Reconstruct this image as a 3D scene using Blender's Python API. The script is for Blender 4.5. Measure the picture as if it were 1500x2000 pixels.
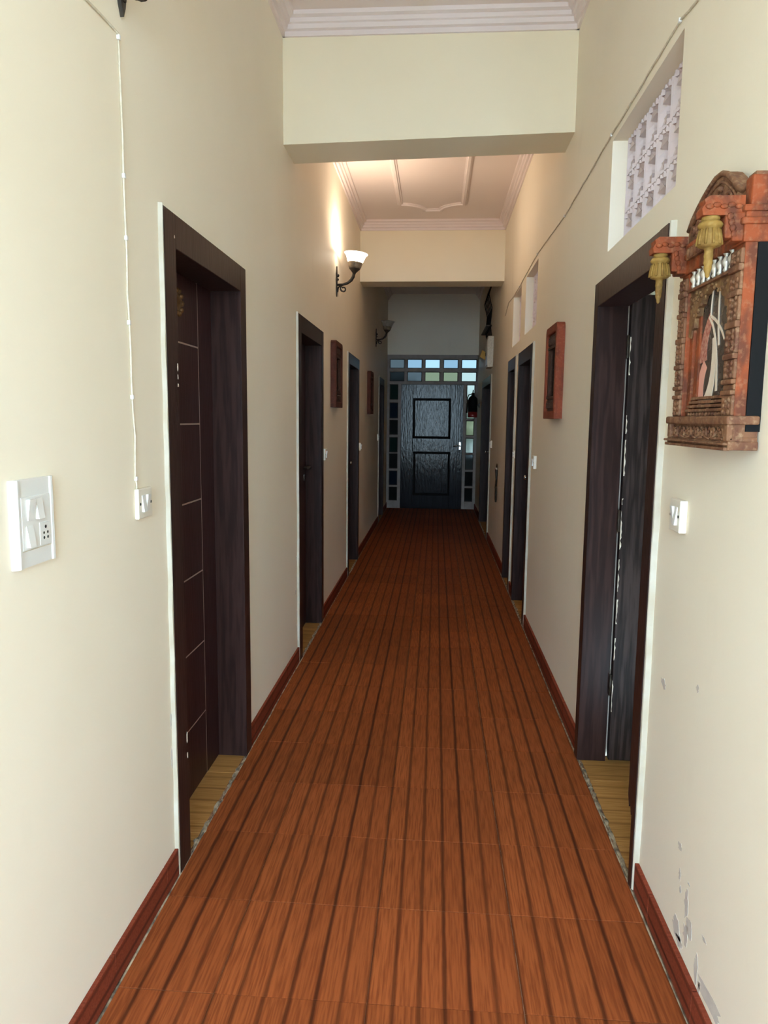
import bpy, bmesh, math, random
from mathutils import Vector, Matrix
random.seed(7)
SC = bpy.context.scene
COL = SC.collection
for o in list(bpy.data.objects): bpy.data.objects.remove(o)

# ------------------------------------------------------------------ camera, sky, exposure
cam_d = bpy.data.cameras.new('camera'); cam = bpy.data.objects.new('camera', cam_d); COL.objects.link(cam)
RT = Vector((0.99740226, 0.07126496, 0.0104902)); UP = Vector((-0.01943835, 0.12605536, 0.99183275)); FW = Vector((-0.06936057, 0.98946013, -0.12711318))
m3 = Matrix((RT, UP, -FW)).transposed()
cam.matrix_world = Matrix.Translation((0, 0, 1.45)) @ m3.to_4x4()
cam_d.sensor_fit = 'VERTICAL'; cam_d.sensor_height = 36.0; cam_d.lens = 36.0 * 1416.84 / 2000.0
cam_d.clip_start = 0.02; cam_d.clip_end = 200
SC.camera = cam
world = bpy.data.worlds.new('sky'); SC.world = world; world.use_nodes = True
bg = world.node_tree.nodes['Background']
bg.inputs[0].default_value = (0.61, 0.835, 1.0, 1); bg.inputs[1].default_value = 19.5
SC.view_settings.view_transform = 'Standard'; SC.view_settings.look = 'None'
SC.view_settings.gamma = 1.0; SC.view_settings.use_curve_mapping = False
SC.view_settings.exposure = 0.0
SC.cycles.use_denoising = True
SC.cycles.max_bounces = 14; SC.cycles.diffuse_bounces = 10; SC.cycles.glossy_bounces = 4; SC.cycles.transmission_bounces = 6
SC.cycles.sample_clamp_indirect = 6.0
SC.cycles.caustics_reflective = False; SC.cycles.caustics_refractive = False

# measured planes of the corridor (metres)
XL, XR = -0.789, 0.641          # faces of skirting and door frames
WL, WR = -0.800, 0.654          # plaster faces
YB = -1.5                       # the open entrance end, behind the viewer
YE = 11.85                      # glazed end
ZC = 3.42                       # ceiling

# ------------------------------------------------------------------ materials
def mat(name, base, rough=0.6, spec=0.5, metal=0.0):
    m = bpy.data.materials.new(name); m.use_nodes = True
    b = m.node_tree.nodes['Principled BSDF']
    b.inputs['Base Color'].default_value = (*base, 1); b.inputs['Roughness'].default_value = rough
    b.inputs['Specular IOR Level'].default_value = spec; b.inputs['Metallic'].default_value = metal
    return m
def N(m, t, **kw):
    n = m.node_tree.nodes.new(t)
    for k, v in kw.items(): setattr(n, k, v)
    return n
def LK(m, a, b): m.node_tree.links.new(a, b)
def pri(m): return m.node_tree.nodes['Principled BSDF']
def tex_noise(m, scale=5, detail=4, stretch=(1, 1, 1), coord='Object', rough=0.5):
    tc = N(m, 'ShaderNodeTexCoord'); mp = N(m, 'ShaderNodeMapping'); mp.inputs['Scale'].default_value = stretch
    LK(m, tc.outputs[coord], mp.inputs['Vector'])
    n = N(m, 'ShaderNodeTexNoise'); n.inputs['Scale'].default_value = scale; n.inputs['Detail'].default_value = detail; n.inputs['Roughness'].default_value = rough
    LK(m, mp.outputs[0], n.inputs['Vector']); return n
def ramp(m, src, stops):
    r = N(m, 'ShaderNodeValToRGB'); e = r.color_ramp.elements
    while len(e) < len(stops): e.new(0.5)
    for el, (p, c) in zip(e, stops): el.position = p; el.color = (*c, 1)
    LK(m, src, r.inputs[0]); return r
def bump(m, src, strength=0.2, dist=0.01):
    b = N(m, 'ShaderNodeBump'); b.inputs['Strength'].default_value = strength; b.inputs['Distance'].default_value = dist
    LK(m, src, b.inputs['Height']); LK(m, b.outputs[0], pri(m).inputs['Normal']); return b
def mixc(m, fac, a, b, mode='MIX'):
    x = N(m, 'ShaderNodeMix', data_type='RGBA', blend_type=mode)
    if isinstance(fac, (int, float)): x.inputs[0].default_value = fac
    else: LK(m, fac, x.inputs[0])
    for i, v in ((6, a), (7, b)):
        if isinstance(v, tuple): x.inputs[i].default_value = (*v, 1)
        else: LK(m, v, x.inputs[i])
    return x.outputs[2]
def math_(m, op, a, b=None, c=None):
    x = N(m, 'ShaderNodeMath', operation=op)
    for i, v in enumerate((a, b, c)):
        if v is None: continue
        if isinstance(v, (int, float)): x.inputs[i].default_value = v
        else: LK(m, v, x.inputs[i])
    return x.outputs[0]

M = {}
def noisy(name, c1, c2, scale, rough=0.6, spec=0.4, stretch=(1, 1, 1), bmp=0.0, bdist=0.005, lo=0.35, hi=0.65, metal=0.0, detail=4):
    m = mat(name, c1, rough, spec, metal); n = tex_noise(m, scale, detail, stretch)
    r = ramp(m, n.outputs[0], [(lo, c1), (hi, c2)]); LK(m, r.outputs[0], pri(m).inputs['Base Color'])
    if bmp: bump(m, n.outputs[0], bmp, bdist)
    M[name] = m; return m

# cream wall paint: broad mottling, roller texture
def wall_paint(name, c1, c2):
    m = mat(name, c1, 0.55, 0.30)
    a = tex_noise(m, 1.3, 5); b = tex_noise(m, 120, 3); d = tex_noise(m, 3.5, 6, (1, 1, 0.45))
    col = ramp(m, a.outputs[0], [(0.35, c1), (0.65, c2)]).outputs[0]
    scuff = ramp(m, d.outputs[0], [(0.66, (0, 0, 0)), (0.78, (1, 1, 1))]).outputs[0]
    col = mixc(m, math_(m, 'MULTIPLY', scuff, 0.35), col, (0.74, 0.68, 0.58)); LK(m, col, pri(m).inputs['Base Color'])
    h = math_(m, 'ADD', math_(m, 'MULTIPLY', b.outputs[0], 0.12), math_(m, 'MULTIPLY', d.outputs[0], 1.0))
    bump(m, h, 0.25, 0.006); M[name] = m
wall_paint('wall', (0.91, 0.855, 0.735), (0.885, 0.825, 0.695))
wall_paint('beam', (0.86, 0.79, 0.62), (0.835, 0.76, 0.59))  # wall cream made yellower and darker, putting the warmer mid-corridor light into the colour
wall_paint('ceiling', (0.82, 0.735, 0.72), (0.79, 0.70, 0.69))
wall_paint('cornice', (0.80, 0.72, 0.72), (0.77, 0.69, 0.69))
noisy('plaster_edge', (0.54, 0.51, 0.44), (0.47, 0.42, 0.33), 14, 0.6, bmp=0.4)
noisy('peel', (0.50, 0.46, 0.44), (0.60, 0.55, 0.50), 20, 0.8, bmp=0.4)
noisy('grout', (0.30, 0.17, 0.10), (0.12, 0.05, 0.03), 30, 0.9, bmp=0.6)
noisy('cement', (0.46, 0.36, 0.25), (0.10, 0.075, 0.055), 26, 0.9, bmp=0.8, bdist=0.01)

# wood-look ceramic floor tile: six slats per tile with dark lines between, fine grain
def floor_tile_mat(name, base_a, base_b, dark, axis=0, pitch=0.065, phase=0.0):
    m = mat(name, base_a, 0.5, 0.03)
    tc = N(m, 'ShaderNodeTexCoord'); sp = N(m, 'ShaderNodeSeparateXYZ'); LK(m, tc.outputs['Object'], sp.inputs[0])
    oi = N(m, 'ShaderNodeObjectInfo')
    wob = N(m, 'ShaderNodeTexNoise'); wob.inputs['Scale'].default_value = 9; wob.inputs['Detail'].default_value = 5
    cm = N(m, 'ShaderNodeCombineXYZ'); LK(m, math_(m, 'MULTIPLY', oi.outputs['Random'], 31.0), cm.inputs[2])
    va = N(m, 'ShaderNodeVectorMath', operation='ADD'); LK(m, tc.outputs['Object'], va.inputs[0]); LK(m, cm.outputs[0], va.inputs[1])
    LK(m, va.outputs[0], wob.inputs['Vector'])
    x = math_(m, 'ADD', sp.outputs[axis], math_(m, 'MULTIPLY', math_(m, 'SUBTRACT', wob.outputs[0], 0.5), 0.006))
    t = math_(m, 'DIVIDE', math_(m, 'ADD', x, phase + 10 * pitch), pitch)
    slat = math_(m, 'ROUND', t)                      # which dark line
    fr = math_(m, 'MULTIPLY', math_(m, 'ABSOLUTE', math_(m, 'SUBTRACT', t, slat)), pitch)
    line = N(m, 'ShaderNodeMapRange'); LK(m, fr, line.inputs[0])
    line.inputs[1].default_value = 0.0025; line.inputs[2].default_value = 0.0085; line.inputs[3].default_value = 1; line.inputs[4].default_value = 0
    wn = N(m, 'ShaderNodeTexWhiteNoise', noise_dimensions='2D')
    c2 = N(m, 'ShaderNodeCombineXYZ'); LK(m, slat, c2.inputs[0]); c2.inputs[1].default_value = 3.0; LK(m, c2.outputs[0], wn.inputs['Vector'])
    lstr = math_(m, 'MULTIPLY', line.outputs[0], math_(m, 'ADD', math_(m, 'MULTIPLY', wn.outputs[0], 0.45), 0.5))
    mp = N(m, 'ShaderNodeMapping'); LK(m, va.outputs[0], mp.inputs[0])
    mp.inputs['Scale'].default_value = (1, 0.045, 1) if axis == 0 else (0.045, 1, 1)
    g = N(m, 'ShaderNodeTexNoise'); g.inputs['Scale'].default_value = 190; g.inputs['Detail'].default_value = 4; LK(m, mp.outputs[0], g.inputs['Vector'])
    col = ramp(m, g.outputs[0], [(0.36, base_b), (0.60, base_a)]).outputs[0]
    band = N(m, 'ShaderNodeTexWhiteNoise', noise_dimensions='2D')
    c3 = N(m, 'ShaderNodeCombineXYZ'); LK(m, math_(m, 'FLOOR', t), c3.inputs[0]); LK(m, c3.outputs[0], band.inputs['Vector'])
    col = mixc(m, math_(m, 'MULTIPLY', band.outputs[0], 0.35), col, base_b)
    col = mixc(m, lstr, col, dark)
    v = math_(m, 'ADD', math_(m, 'MULTIPLY', oi.outputs['Random'], 0.22), 0.89)
    hsv = N(m, 'ShaderNodeHueSaturation'); LK(m, v, hsv.inputs['Value']); LK(m, col, hsv.inputs['Color'])
    LK(m, hsv.outputs[0], pri(m).inputs['Base Color'])
    bump(m, g.outputs[0], 0.06, 0.002); M[name] = m
floor_tile_mat('floor_tile', (0.31, 0.084, 0.026), (0.195, 0.048, 0.016), (0.044, 0.012, 0.007))
floor_tile_mat('skirting_tile', (0.24, 0.055, 0.030), (0.17, 0.036, 0.020), (0.07, 0.017, 0.011), axis=2, pitch=0.05, phase=0.02)
floor_tile_mat('oak_tile', (0.45, 0.235, 0.080), (0.31, 0.150, 0.047), (0.20, 0.095, 0.03), axis=1, pitch=0.09)

# dark laminate door wood, grain running up
def wood(name, a, b, rough=0.35, stretch=(9, 9, 0.5), scale=9, bm=0.15):
    m = mat(name, a, rough, 0.10); n = tex_noise(m, scale, 6, stretch, rough=0.6)
    w = N(m, 'ShaderNodeTexWave', wave_type='BANDS', bands_direction='Y'); w.inputs['Scale'].default_value = 5.5; w.inputs['Distortion'].default_value = 9
    w.inputs['Detail'].default_value = 3; w.inputs['Detail Scale'].default_value = 1.1
    tc = N(m, 'ShaderNodeTexCoord'); mp = N(m, 'ShaderNodeMapping'); mp.inputs['Scale'].default_value = (5, 5, 0.35); LK(m, tc.outputs['Object'], mp.inputs[0]); LK(m, mp.outputs[0], w.inputs['Vector'])
    f = math_(m, 'ADD', math_(m, 'MULTIPLY', w.outputs['Fac'], 0.35), math_(m, 'MULTIPLY', n.outputs[0], 0.65))
    r = ramp(m, f, [(0.32, a), (0.68, b)]); LK(m, r.outputs[0], pri(m).inputs['Base Color']); bump(m, f, bm, 0.003); M[name] = m
wood('frame_wood', (0.023, 0.0115, 0.0105), (0.040, 0.020, 0.018))
wood('leaf_wood', (0.026, 0.011, 0.011), (0.046, 0.019, 0.019), 0.35)
wood('grain_wood', (0.020, 0.0135, 0.013), (0.055, 0.038, 0.036), 0.42, bm=0.3)
noisy('chip', (0.78, 0.72, 0.62), (0.55, 0.45, 0.35), 40, 0.8)
M['inlay'] = mat('inlay', (0.62, 0.52, 0.47), 0.3, 0.5, 0.6)
M['steel'] = mat('steel', (0.55, 0.55, 0.55), 0.25, 0.5, 1.0)
M['chrome'] = mat('chrome', (0.8, 0.8, 0.8), 0.2, 0.5, 1.0)
noisy('brass', (0.20, 0.115, 0.05), (0.09, 0.05, 0.025), 40, 0.4, metal=0.8, bmp=0.3)
M['white_plastic'] = mat('white_plastic', (0.76, 0.77, 0.77), 0.3, 0.4)
M['cream_plastic'] = mat('cream_plastic', (0.80, 0.76, 0.67), 0.35, 0.5)
M['black'] = mat('black', (0.010, 0.010, 0.011), 0.6, 0.05)
M['hole'] = mat('hole', (0.02, 0.02, 0.02), 0.8)
noisy('cable', (0.70, 0.65, 0.54), (0.58, 0.52, 0.42), 60, 0.5)
noisy('iron', (0.022, 0.017, 0.014), (0.05, 0.036, 0.026), 40, 0.45, metal=0.3, bmp=0.2)
noisy('antique', (0.10, 0.075, 0.05), (0.26, 0.20, 0.14), 30, 0.5, metal=0.2, bmp=0.3)
noisy('jali', (0.72, 0.64, 0.68), (0.66, 0.58, 0.61), 6, 0.7, bmp=0.15)
# old painted carving: orange-red paint over brown wood with a dusty wash
def old_paint(name, paint, wear, dust, lo=0.46, hi=0.62, scale=28):
    m = mat(name, paint, 0.7, 0.25); n = tex_noise(m, scale, 6, (1, 1, 0.5)); n2 = tex_noise(m, 90, 4)
    c = ramp(m, n.outputs[0], [(lo, paint), (hi, wear)]).outputs[0]
    f = ramp(m, n2.outputs[0], [(0.52, (0, 0, 0)), (0.72, (1, 1, 1))]).outputs[0]
    c = mixc(m, math_(m, 'MULTIPLY', f, 0.5), c, dust); LK(m, c, pri(m).inputs['Base Color'])
    bump(m, math_(m, 'ADD', n.outputs[0], n2.outputs[0]), 0.35, 0.004); M[name] = m
old_paint('red_paint', (0.25, 0.055, 0.017), (0.11, 0.032, 0.016), (0.31, 0.15, 0.08), 0.40, 0.60)
old_paint('brown_carving', (0.185, 0.085, 0.044), (0.11, 0.042, 0.024), (0.36, 0.24, 0.145), 0.42, 0.62)
old_paint('gilt', (0.25, 0.145, 0.034), (0.15, 0.08, 0.022), (0.36, 0.235, 0.08), 0.45, 0.7)
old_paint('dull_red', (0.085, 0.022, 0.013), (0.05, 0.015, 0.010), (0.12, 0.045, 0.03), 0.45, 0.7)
old_paint('dark_carving', (0.055, 0.026, 0.018), (0.035, 0.018, 0.014), (0.13, 0.07, 0.05), 0.45, 0.7, 60)
noisy('silver_bead', (0.75, 0.72, 0.66), (0.45, 0.42, 0.37), 60, 0.35, metal=0.5)
M['mirror'] = mat('mirror', (0.25, 0.24, 0.22), 0.12, 0.6, 0.7)
noisy('dark_print', (0.035, 0.030, 0.026), (0.085, 0.065, 0.055), 60, 0.25)
M['print_pink'] = mat('print_pink', (0.62, 0.30, 0.24), 0.5)
M['print_cream'] = mat('print_cream', (0.72, 0.62, 0.52), 0.5)
noisy('print_red', (0.30, 0.07, 0.05), (0.48, 0.26, 0.20), 120, 0.5, detail=1)
# varnished navy door with streaks
m = mat('varnish', (0.012, 0.013, 0.02), 0.2, 0.16); n = tex_noise(m, 7, 5, (6, 1, 0.5)); n2 = tex_noise(m, 26, 4, (1.6, 1, 0.5))
r = ramp(m, n.outputs[0], [(0.3, (0.014, 0.015, 0.022)), (0.7, (0.007, 0.008, 0.012))]); LK(m, r.outputs[0], pri(m).inputs['Base Color'])
rr = ramp(m, n.outputs[0], [(0.35, (0.06,) * 3), (0.65, (0.13,) * 3)]); LK(m, rr.outputs[0], pri(m).inputs['Roughness'])
bump(m, math_(m, 'ADD', n.outputs[0], n2.outputs[0]), 0.25, 0.006); M['varnish'] = m
noisy('window_paint', (0.30, 0.26, 0.25), (0.24, 0.21, 0.20), 12, 0.5)
noisy('bead_dark', (0.05, 0.035, 0.03), (0.03, 0.02, 0.02), 12, 0.6)
def pane_mat(name, tint, rough=0.35):
    m = mat(name, tint, rough, 0.5); b = pri(m); b.inputs['Transmission Weight'].default_value = 1.0; b.inputs['IOR'].default_value = 1.06
    n = tex_noise(m, 30, 3); bump(m, n.outputs[0], 0.2, 0.003); M[name] = m
pane_mat('pane_blue', (0.0236, 0.0318, 0.0373)); pane_mat('pane_pale_blue', (0.0405, 0.0513, 0.0572)); pane_mat('pane_green', (0.0191, 0.0200, 0.0119)); pane_mat('pane_clear', (0.0452, 0.0488, 0.0429)); pane_mat('pane_yellow', (0.0597, 0.0597, 0.0382))
pane_mat('pane_dark', (0.0012, 0.0014, 0.0015)); pane_mat('pane_teal', (0.0008, 0.0025, 0.0021)); pane_mat('pane_navy', (0.0007, 0.0015, 0.0035)); pane_mat('pane_grey', (0.0075, 0.0086, 0.0090))
noisy('courtyard', (0.45, 0.42, 0.38), (0.38, 0.35, 0.31), 3, 0.9)
noisy('garden_wall', (0.16, 0.14, 0.12), (0.11, 0.10, 0.09), 4, 0.9)
noisy('leaf', (0.06, 0.11, 0.03), (0.13, 0.17, 0.05), 3, 0.6)
noisy('bark', (0.10, 0.07, 0.05), (0.06, 0.04, 0.03), 12, 0.9)
M['ext_red'] = mat('ext_red', (0.22, 0.015, 0.015), 0.3)
M['yellow'] = mat('yellow', (0.75, 0.42, 0.05), 0.5)
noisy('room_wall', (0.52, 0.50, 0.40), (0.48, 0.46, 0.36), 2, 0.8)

# ------------------------------------------------------------------ mesh helpers
class MB:
    def __init__(s): s.v = []; s.f = []; s.sm = []
    def add(s, vs, fs, smooth=False):
        o = len(s.v); s.v += [tuple(v) for v in vs]
        for f in fs: s.f.append([i + o for i in f]); s.sm.append(smooth)
        return s
    def box(s, a, b, ch=0.0):
        x0, x1 = sorted((a[0], b[0])); y0, y1 = sorted((a[1], b[1])); z0, z1 = sorted((a[2], b[2]))
        if ch <= 0:
            vs = [(x, y, z) for z in (z0, z1) for y in (y0, y1) for x in (x0, x1)]
            return s.add(vs, [(0, 2, 3, 1), (4, 5, 7, 6), (0, 1, 5, 4), (2, 6, 7, 3), (0, 4, 6, 2), (1, 3, 7, 5)])
        bm = bmesh.new(); bmesh.ops.create_cube(bm, size=1)
        for v in bm.verts: v.co = Vector(((x0 + x1) / 2 + v.co.x * (x1 - x0), (y0 + y1) / 2 + v.co.y * (y1 - y0), (z0 + z1) / 2 + v.co.z * (z1 - z0)))
        c = min(ch, 0.45 * min(x1 - x0, y1 - y0, z1 - z0))
        bmesh.ops.bevel(bm, geom=list(bm.edges), offset=c, segments=2, affect='EDGES', profile=0.5)
        bm.verts.index_update()
        s.add([v.co.copy() for v in bm.verts], [[v.index for v in f.verts] for f in bm.faces]); bm.free(); return s
    def prism(s, poly, fn, a, b):
        """polygon (u,v) swept from a to b; fn(u,v,t) gives the point"""
        n = len(poly); vs = [fn(u, v, a) for u, v in poly] + [fn(u, v, b) for u, v in poly]
        fs = [(i, (i + 1) % n, n + (i + 1) % n, n + i) for i in range(n)] + [list(range(n))[::-1], list(range(n, 2 * n))]
        return s.add(vs, fs)
    def lathe(s, prof, c, axis=Vector((0, 0, 1)), seg=20, smooth=True, squash=1.0):
        axis = Vector(axis).normalized(); a = axis.orthogonal().normalized(); b = axis.cross(a)
        vs = []; fs = []
        for r, h in prof:
            for k in range(seg):
                t = 2 * math.pi * k / seg
                vs.append(Vector(c) + axis * h + (a * math.cos(t) + b * math.sin(t) * squash) * max(r, 1e-5))
        for i in range(len(prof) - 1):
            for k in range(seg):
                k2 = (k + 1) % seg; fs.append((i * seg + k, i * seg + k2, (i + 1) * seg + k2, (i + 1) * seg + k))
        if prof[0][0] > 1e-4: fs.append(list(range(seg))[::-1])
        if prof[-1][0] > 1e-4: fs.append([(len(prof) - 1) * seg + k for k in range(seg)])
        return s.add(vs, fs, smooth)
    def tube(s, pts, r, seg=8, smooth=True, closed=False):
        pts = [Vector(p) for p in pts]; n = len(pts); rs = r if isinstance(r, (list, tuple)) else [r] * n
        vs = []; fs = []; up = None
        for i, p in enumerate(pts):
            q0 = pts[(i - 1) % n] if (closed or i > 0) else p; q1 = pts[(i + 1) % n] if (closed or i < n - 1) else p
            t = (q1 - q0).normalized()
            if up is None: up = t.orthogonal().normalized()
            up = (up - t * up.dot(t)); up = up.normalized() if up.length > 1e-6 else t.orthogonal().normalized()
            w = t.cross(up)
            for k in range(seg):
                a = 2 * math.pi * k / seg; vs.append(p + (up * math.cos(a) + w * math.sin(a)) * rs[i])
        rng = n if closed else n - 1
        for i in range(rng):
            j = (i + 1) % n
            for k in range(seg):
                k2 = (k + 1) % seg; fs.append((i * seg + k, i * seg + k2, j * seg + k2, j * seg + k))
        if not closed: fs += [list(range(seg))[::-1], [(n - 1) * seg + k for k in range(seg)]]
        return s.add(vs, fs, smooth)
    def ball(s, c, r, seg=10, sx=(1, 1, 1)):
        vs = []; fs = []; rings = max(4, seg // 2)
        for i in range(rings + 1):
            ph = math.pi * i / rings
            for k in range(seg):
                t = 2 * math.pi * k / seg
                vs.append((c[0] + r * sx[0] * math.sin(ph) * math.cos(t), c[1] + r * sx[1] * math.sin(ph) * math.sin(t), c[2] + r * sx[2] * math.cos(ph)))
        for i in range(rings):
            for k in range(seg):
                k2 = (k + 1) % seg; fs.append((i * seg + k, (i + 1) * seg + k, (i + 1) * seg + k2, i * seg + k2))
        return s.add(vs, fs, True)
    def mesh(s, name, material, xf=None):
        me = bpy.data.meshes.new(name); vs = [xf(v) for v in s.v] if xf else s.v
        me.from_pydata(vs, [], s.f); me.materials.append(M[material])
        me.polygons.foreach_set('use_smooth', s.sm)
        bm = bmesh.new(); bm.from_mesh(me); bmesh.ops.remove_doubles(bm, verts=bm.verts, dist=1e-6); bmesh.ops.recalc_face_normals(bm, faces=bm.faces); bm.to_mesh(me); bm.free()
        me.update(); return me
    def build(s, name, material, parent=None, loc=None, xf=None):
        return link(name, s.mesh(name, material, xf), parent, loc)
def link(name, me, parent=None, loc=None):
    o = bpy.data.objects.new(name, me); COL.objects.link(o)
    if parent is not None: o.parent = parent
    if loc is not None: o.location = loc
    return o
def tag(o, label=None, cat=None, group=None, kind=None):
    for k, v in (('label', label), ('category', cat), ('group', group), ('kind', kind)):
        if v: o[k] = v
    return o
def empty(name, loc=(0, 0, 0), rz=0.0):
    o = bpy.data.objects.new(name, None); COL.objects.link(o); o.location = loc; o.rotation_euler = (0, 0, rz); o.empty_display_size = 0.1; return o
def copy_tree(o, parent=None):
    c = o.copy(); COL.objects.link(c); c.parent = parent
    for ch in list(o.children): copy_tree(ch, c)
    return c
def spiral(c, r0, r1, a0, turns, n=18, flip=1):
    return [(c[0] + (r0 + (r1 - r0) * i / n) * math.cos(a0 + flip * turns * 2 * math.pi * i / n), c[1] + (r0 + (r1 - r0) * i / n) * math.sin(a0 + flip * turns * 2 * math.pi * i / n)) for i in range(n + 1)]

# ------------------------------------------------------------------ doorway and ventilator openings: y0, y1, z0, z1
DOORS_L = [dict(yn=2.105, yf=3.006, top=2.048), dict(yn=4.157, yf=5.075, top=2.04), dict(yn=6.52, yf=7.45, top=2.04), dict(yn=10.09, yf=11.0, top=2.03)]
DOORS_R = [dict(yn=2.150, yf=3.088, top=1.998), dict(yn=5.05, yf=5.905, top=1.973), dict(yn=6.12, yf=6.74, top=1.977), dict(yn=8.82, yf=10.5, top=1.99)]
VENTS = [(2.178, 2.990, 2.105, 2.515), (5.03, 5.675, 2.09, 2.515), (5.974, 6.575, 2.085, 2.512)]
def wall_mesh(name, xf, xb, y0, y1, z0, z1, openings, material, label):
    ys = sorted({y0, y1, *[o[0] for o in openings], *[o[1] for o in openings]}); zs = sorted({z0, z1, *[o[2] for o in openings], *[o[3] for o in openings]})
    def solid(i, j):
        if not (0 <= i < len(ys) - 1 and 0 <= j < len(zs) - 1): return False
        y, z = (ys[i] + ys[i + 1]) / 2, (zs[j] + zs[j + 1]) / 2
        return not any(a < y < b and c < z < d for a, b, c, d in openings)
    mb = MB()
    for i in range(len(ys) - 1):
        for j in range(len(zs) - 1):
            if not solid(i, j): continue
            a, b, c, d = ys[i], ys[i + 1], zs[j], zs[j + 1]
            for x in (xf, xb): mb.add([(x, a, c), (x, b, c), (x, b, d), (x, a, d)], [(0, 1, 2, 3)])
            if not solid(i - 1, j): mb.add([(xf, a, c), (xb, a, c), (xb, a, d), (xf, a, d)], [(0, 1, 2, 3)])
            if not solid(i + 1, j): mb.add([(xf, b, c), (xb, b, c), (xb, b, d), (xf, b, d)], [(0, 1, 2, 3)])
            if not solid(i, j - 1): mb.add([(xf, a, c), (xb, a, c), (xb, b, c), (xf, b, c)], [(0, 1, 2, 3)])
            if not solid(i, j + 1): mb.add([(xf, a, d), (xb, a, d), (xb, b, d), (xf, b, d)], [(0, 1, 2, 3)])
    return tag(mb.build(name, material), label, 'wall', kind='structure')
ZB = -0.03
wl = wall_mesh('wall_left', WL, WL - 0.24, YB, YE + 0.25, ZB, ZC + 0.1, [(d['yn'] + .005, d['yf'] - .005, ZB, d['top'] - .005) for d in DOORS_L], 'wall', 'cream painted corridor wall with four dark doorways and wall lamps')
wr = wall_mesh('wall_right', WR, WR + 0.20, YB, YE + 0.25, ZB, ZC + 0.1, [(d['yn'] + .005, d['yf'] - .005, ZB, d['top'] - .005) for d in DOORS_R] + VENTS, 'wall', 'cream painted corridor wall with ventilator openings above the doors')
wb = MB().box((WL, YE, 2.47), (WR, YE + 0.2, ZC + 0.1)); tag(wb.build('wall_back', 'wall'), 'dim cream wall above the glazed door frame at the corridor end', 'wall', kind='structure')
tag(MB().box((WL - 0.3, YB, ZC), (WR + 0.3, YE + 0.25, ZC + 0.12)).build('ceiling', 'ceiling'), 'pinkish white plaster corridor ceiling', 'ceiling', kind='structure')

tag(MB().box((WL - 0.24, YB, 2.80), (WR + 0.20, YB + 0.2, ZC + 0.02)).build('wall_front', 'wall'), 'cream wall above the entrance opening behind the viewer', 'wall', kind='structure')

# floor: dark bed with every tile on it
fl = MB().box((WL - 0.02, YB, -0.03), (WR + 0.02, YE + 0.02, -0.0022)).build('floor', 'grout'); tag(fl, 'glossy reddish brown wood-look tile floor with dark stripes', 'floor', kind='structure')
XS = [(-0.789, -0.535), (-0.535, -0.145), (-0.145, 0.245), (0.245, 0.637)]
ROW = 0.3603; Y0 = 1.637
full = MB().box((-0.1947, -0.1793, -0.003), (0.1947, 0.1793, 0), 0.0012).mesh('floor_tile', 'floor_tile')
part = MB().box((-0.058, -0.1793, -0.003), (0.1947, 0.1793, 0), 0.0012).mesh('floor_tile', 'floor_tile')
r0 = int(math.floor((YB - Y0) / ROW)) + 1; r1 = int((YE - Y0) / ROW)
for r in range(r0, r1 + 1):
    yc = Y0 + (r + 0.5) * ROW
    for k, (a, b) in enumerate(XS):
        cx = -0.73 if k == 0 else (a + b) / 2
        o = link('floor_tile', part if k == 0 else full, fl, (cx, yc, random.uniform(-0.0005, 0.0005)))
        if yc + ROW / 2 > YE: o.scale.y = max(0.2, (YE - (yc - ROW / 2)) / ROW); o.location.y = (yc - ROW / 2 + YE) / 2
# pale grout line along both edges of the tiles
for sx, nm in ((XL + 0.002, 'left'), (XR - 0.004, 'right')):
    mb = MB(); pts = []
    y = YB + 0.05
    while y < YE - 0.2: pts.append((sx + random.uniform(-0.0015, 0.0015), y, 0.0)); y += 0.12
    mb.tube(pts, [random.uniform(0.0015, 0.0042) for _ in pts], 6).build('grout_line', 'cement', fl)

# skirting
def gaps(doors): return [(d['yn'], d['yf']) for d in doors]
def skirting(name, x_face, x_wall, doors, side):
    e = empty(name); tag(e, f'dark red skirting tiles along the {side} wall', 'skirting', kind='structure')
    g = gaps(doors); meshes = {}
    for r in range(r0, r1 + 2):
        a = Y0 + r * ROW + 0.001; b = a + ROW - 0.002
        segs = [(max(a, YB), min(b, YE))]
        for ga, gb in g:
            ns = []
            for s0, s1 in segs:
                if gb <= s0 or ga >= s1: ns.append((s0, s1)); continue
                if ga - s0 > 0.01: ns.append((s0, ga - 0.004))
                if s1 - gb > 0.01: ns.append((gb + 0.001, s1))
            segs = ns
        for s0, s1 in segs:
            if s1 - s0 < 0.012: continue
            L = round(s1 - s0, 3)
            if L not in meshes: meshes[L] = MB().box((x_face, -L / 2, 0.0015), (x_wall, L / 2, 0.092), 0.002).mesh('skirting_tile', 'skirting_tile')
            link('skirting_tile', meshes[L], e, (0, (s0 + s1) / 2, 0))
    return e
skirting('baseboard_left', XL, WL - 0.001, DOORS_L, 'left')
skirting('baseboard_right', XR, WR + 0.001, DOORS_R, 'right')

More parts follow.
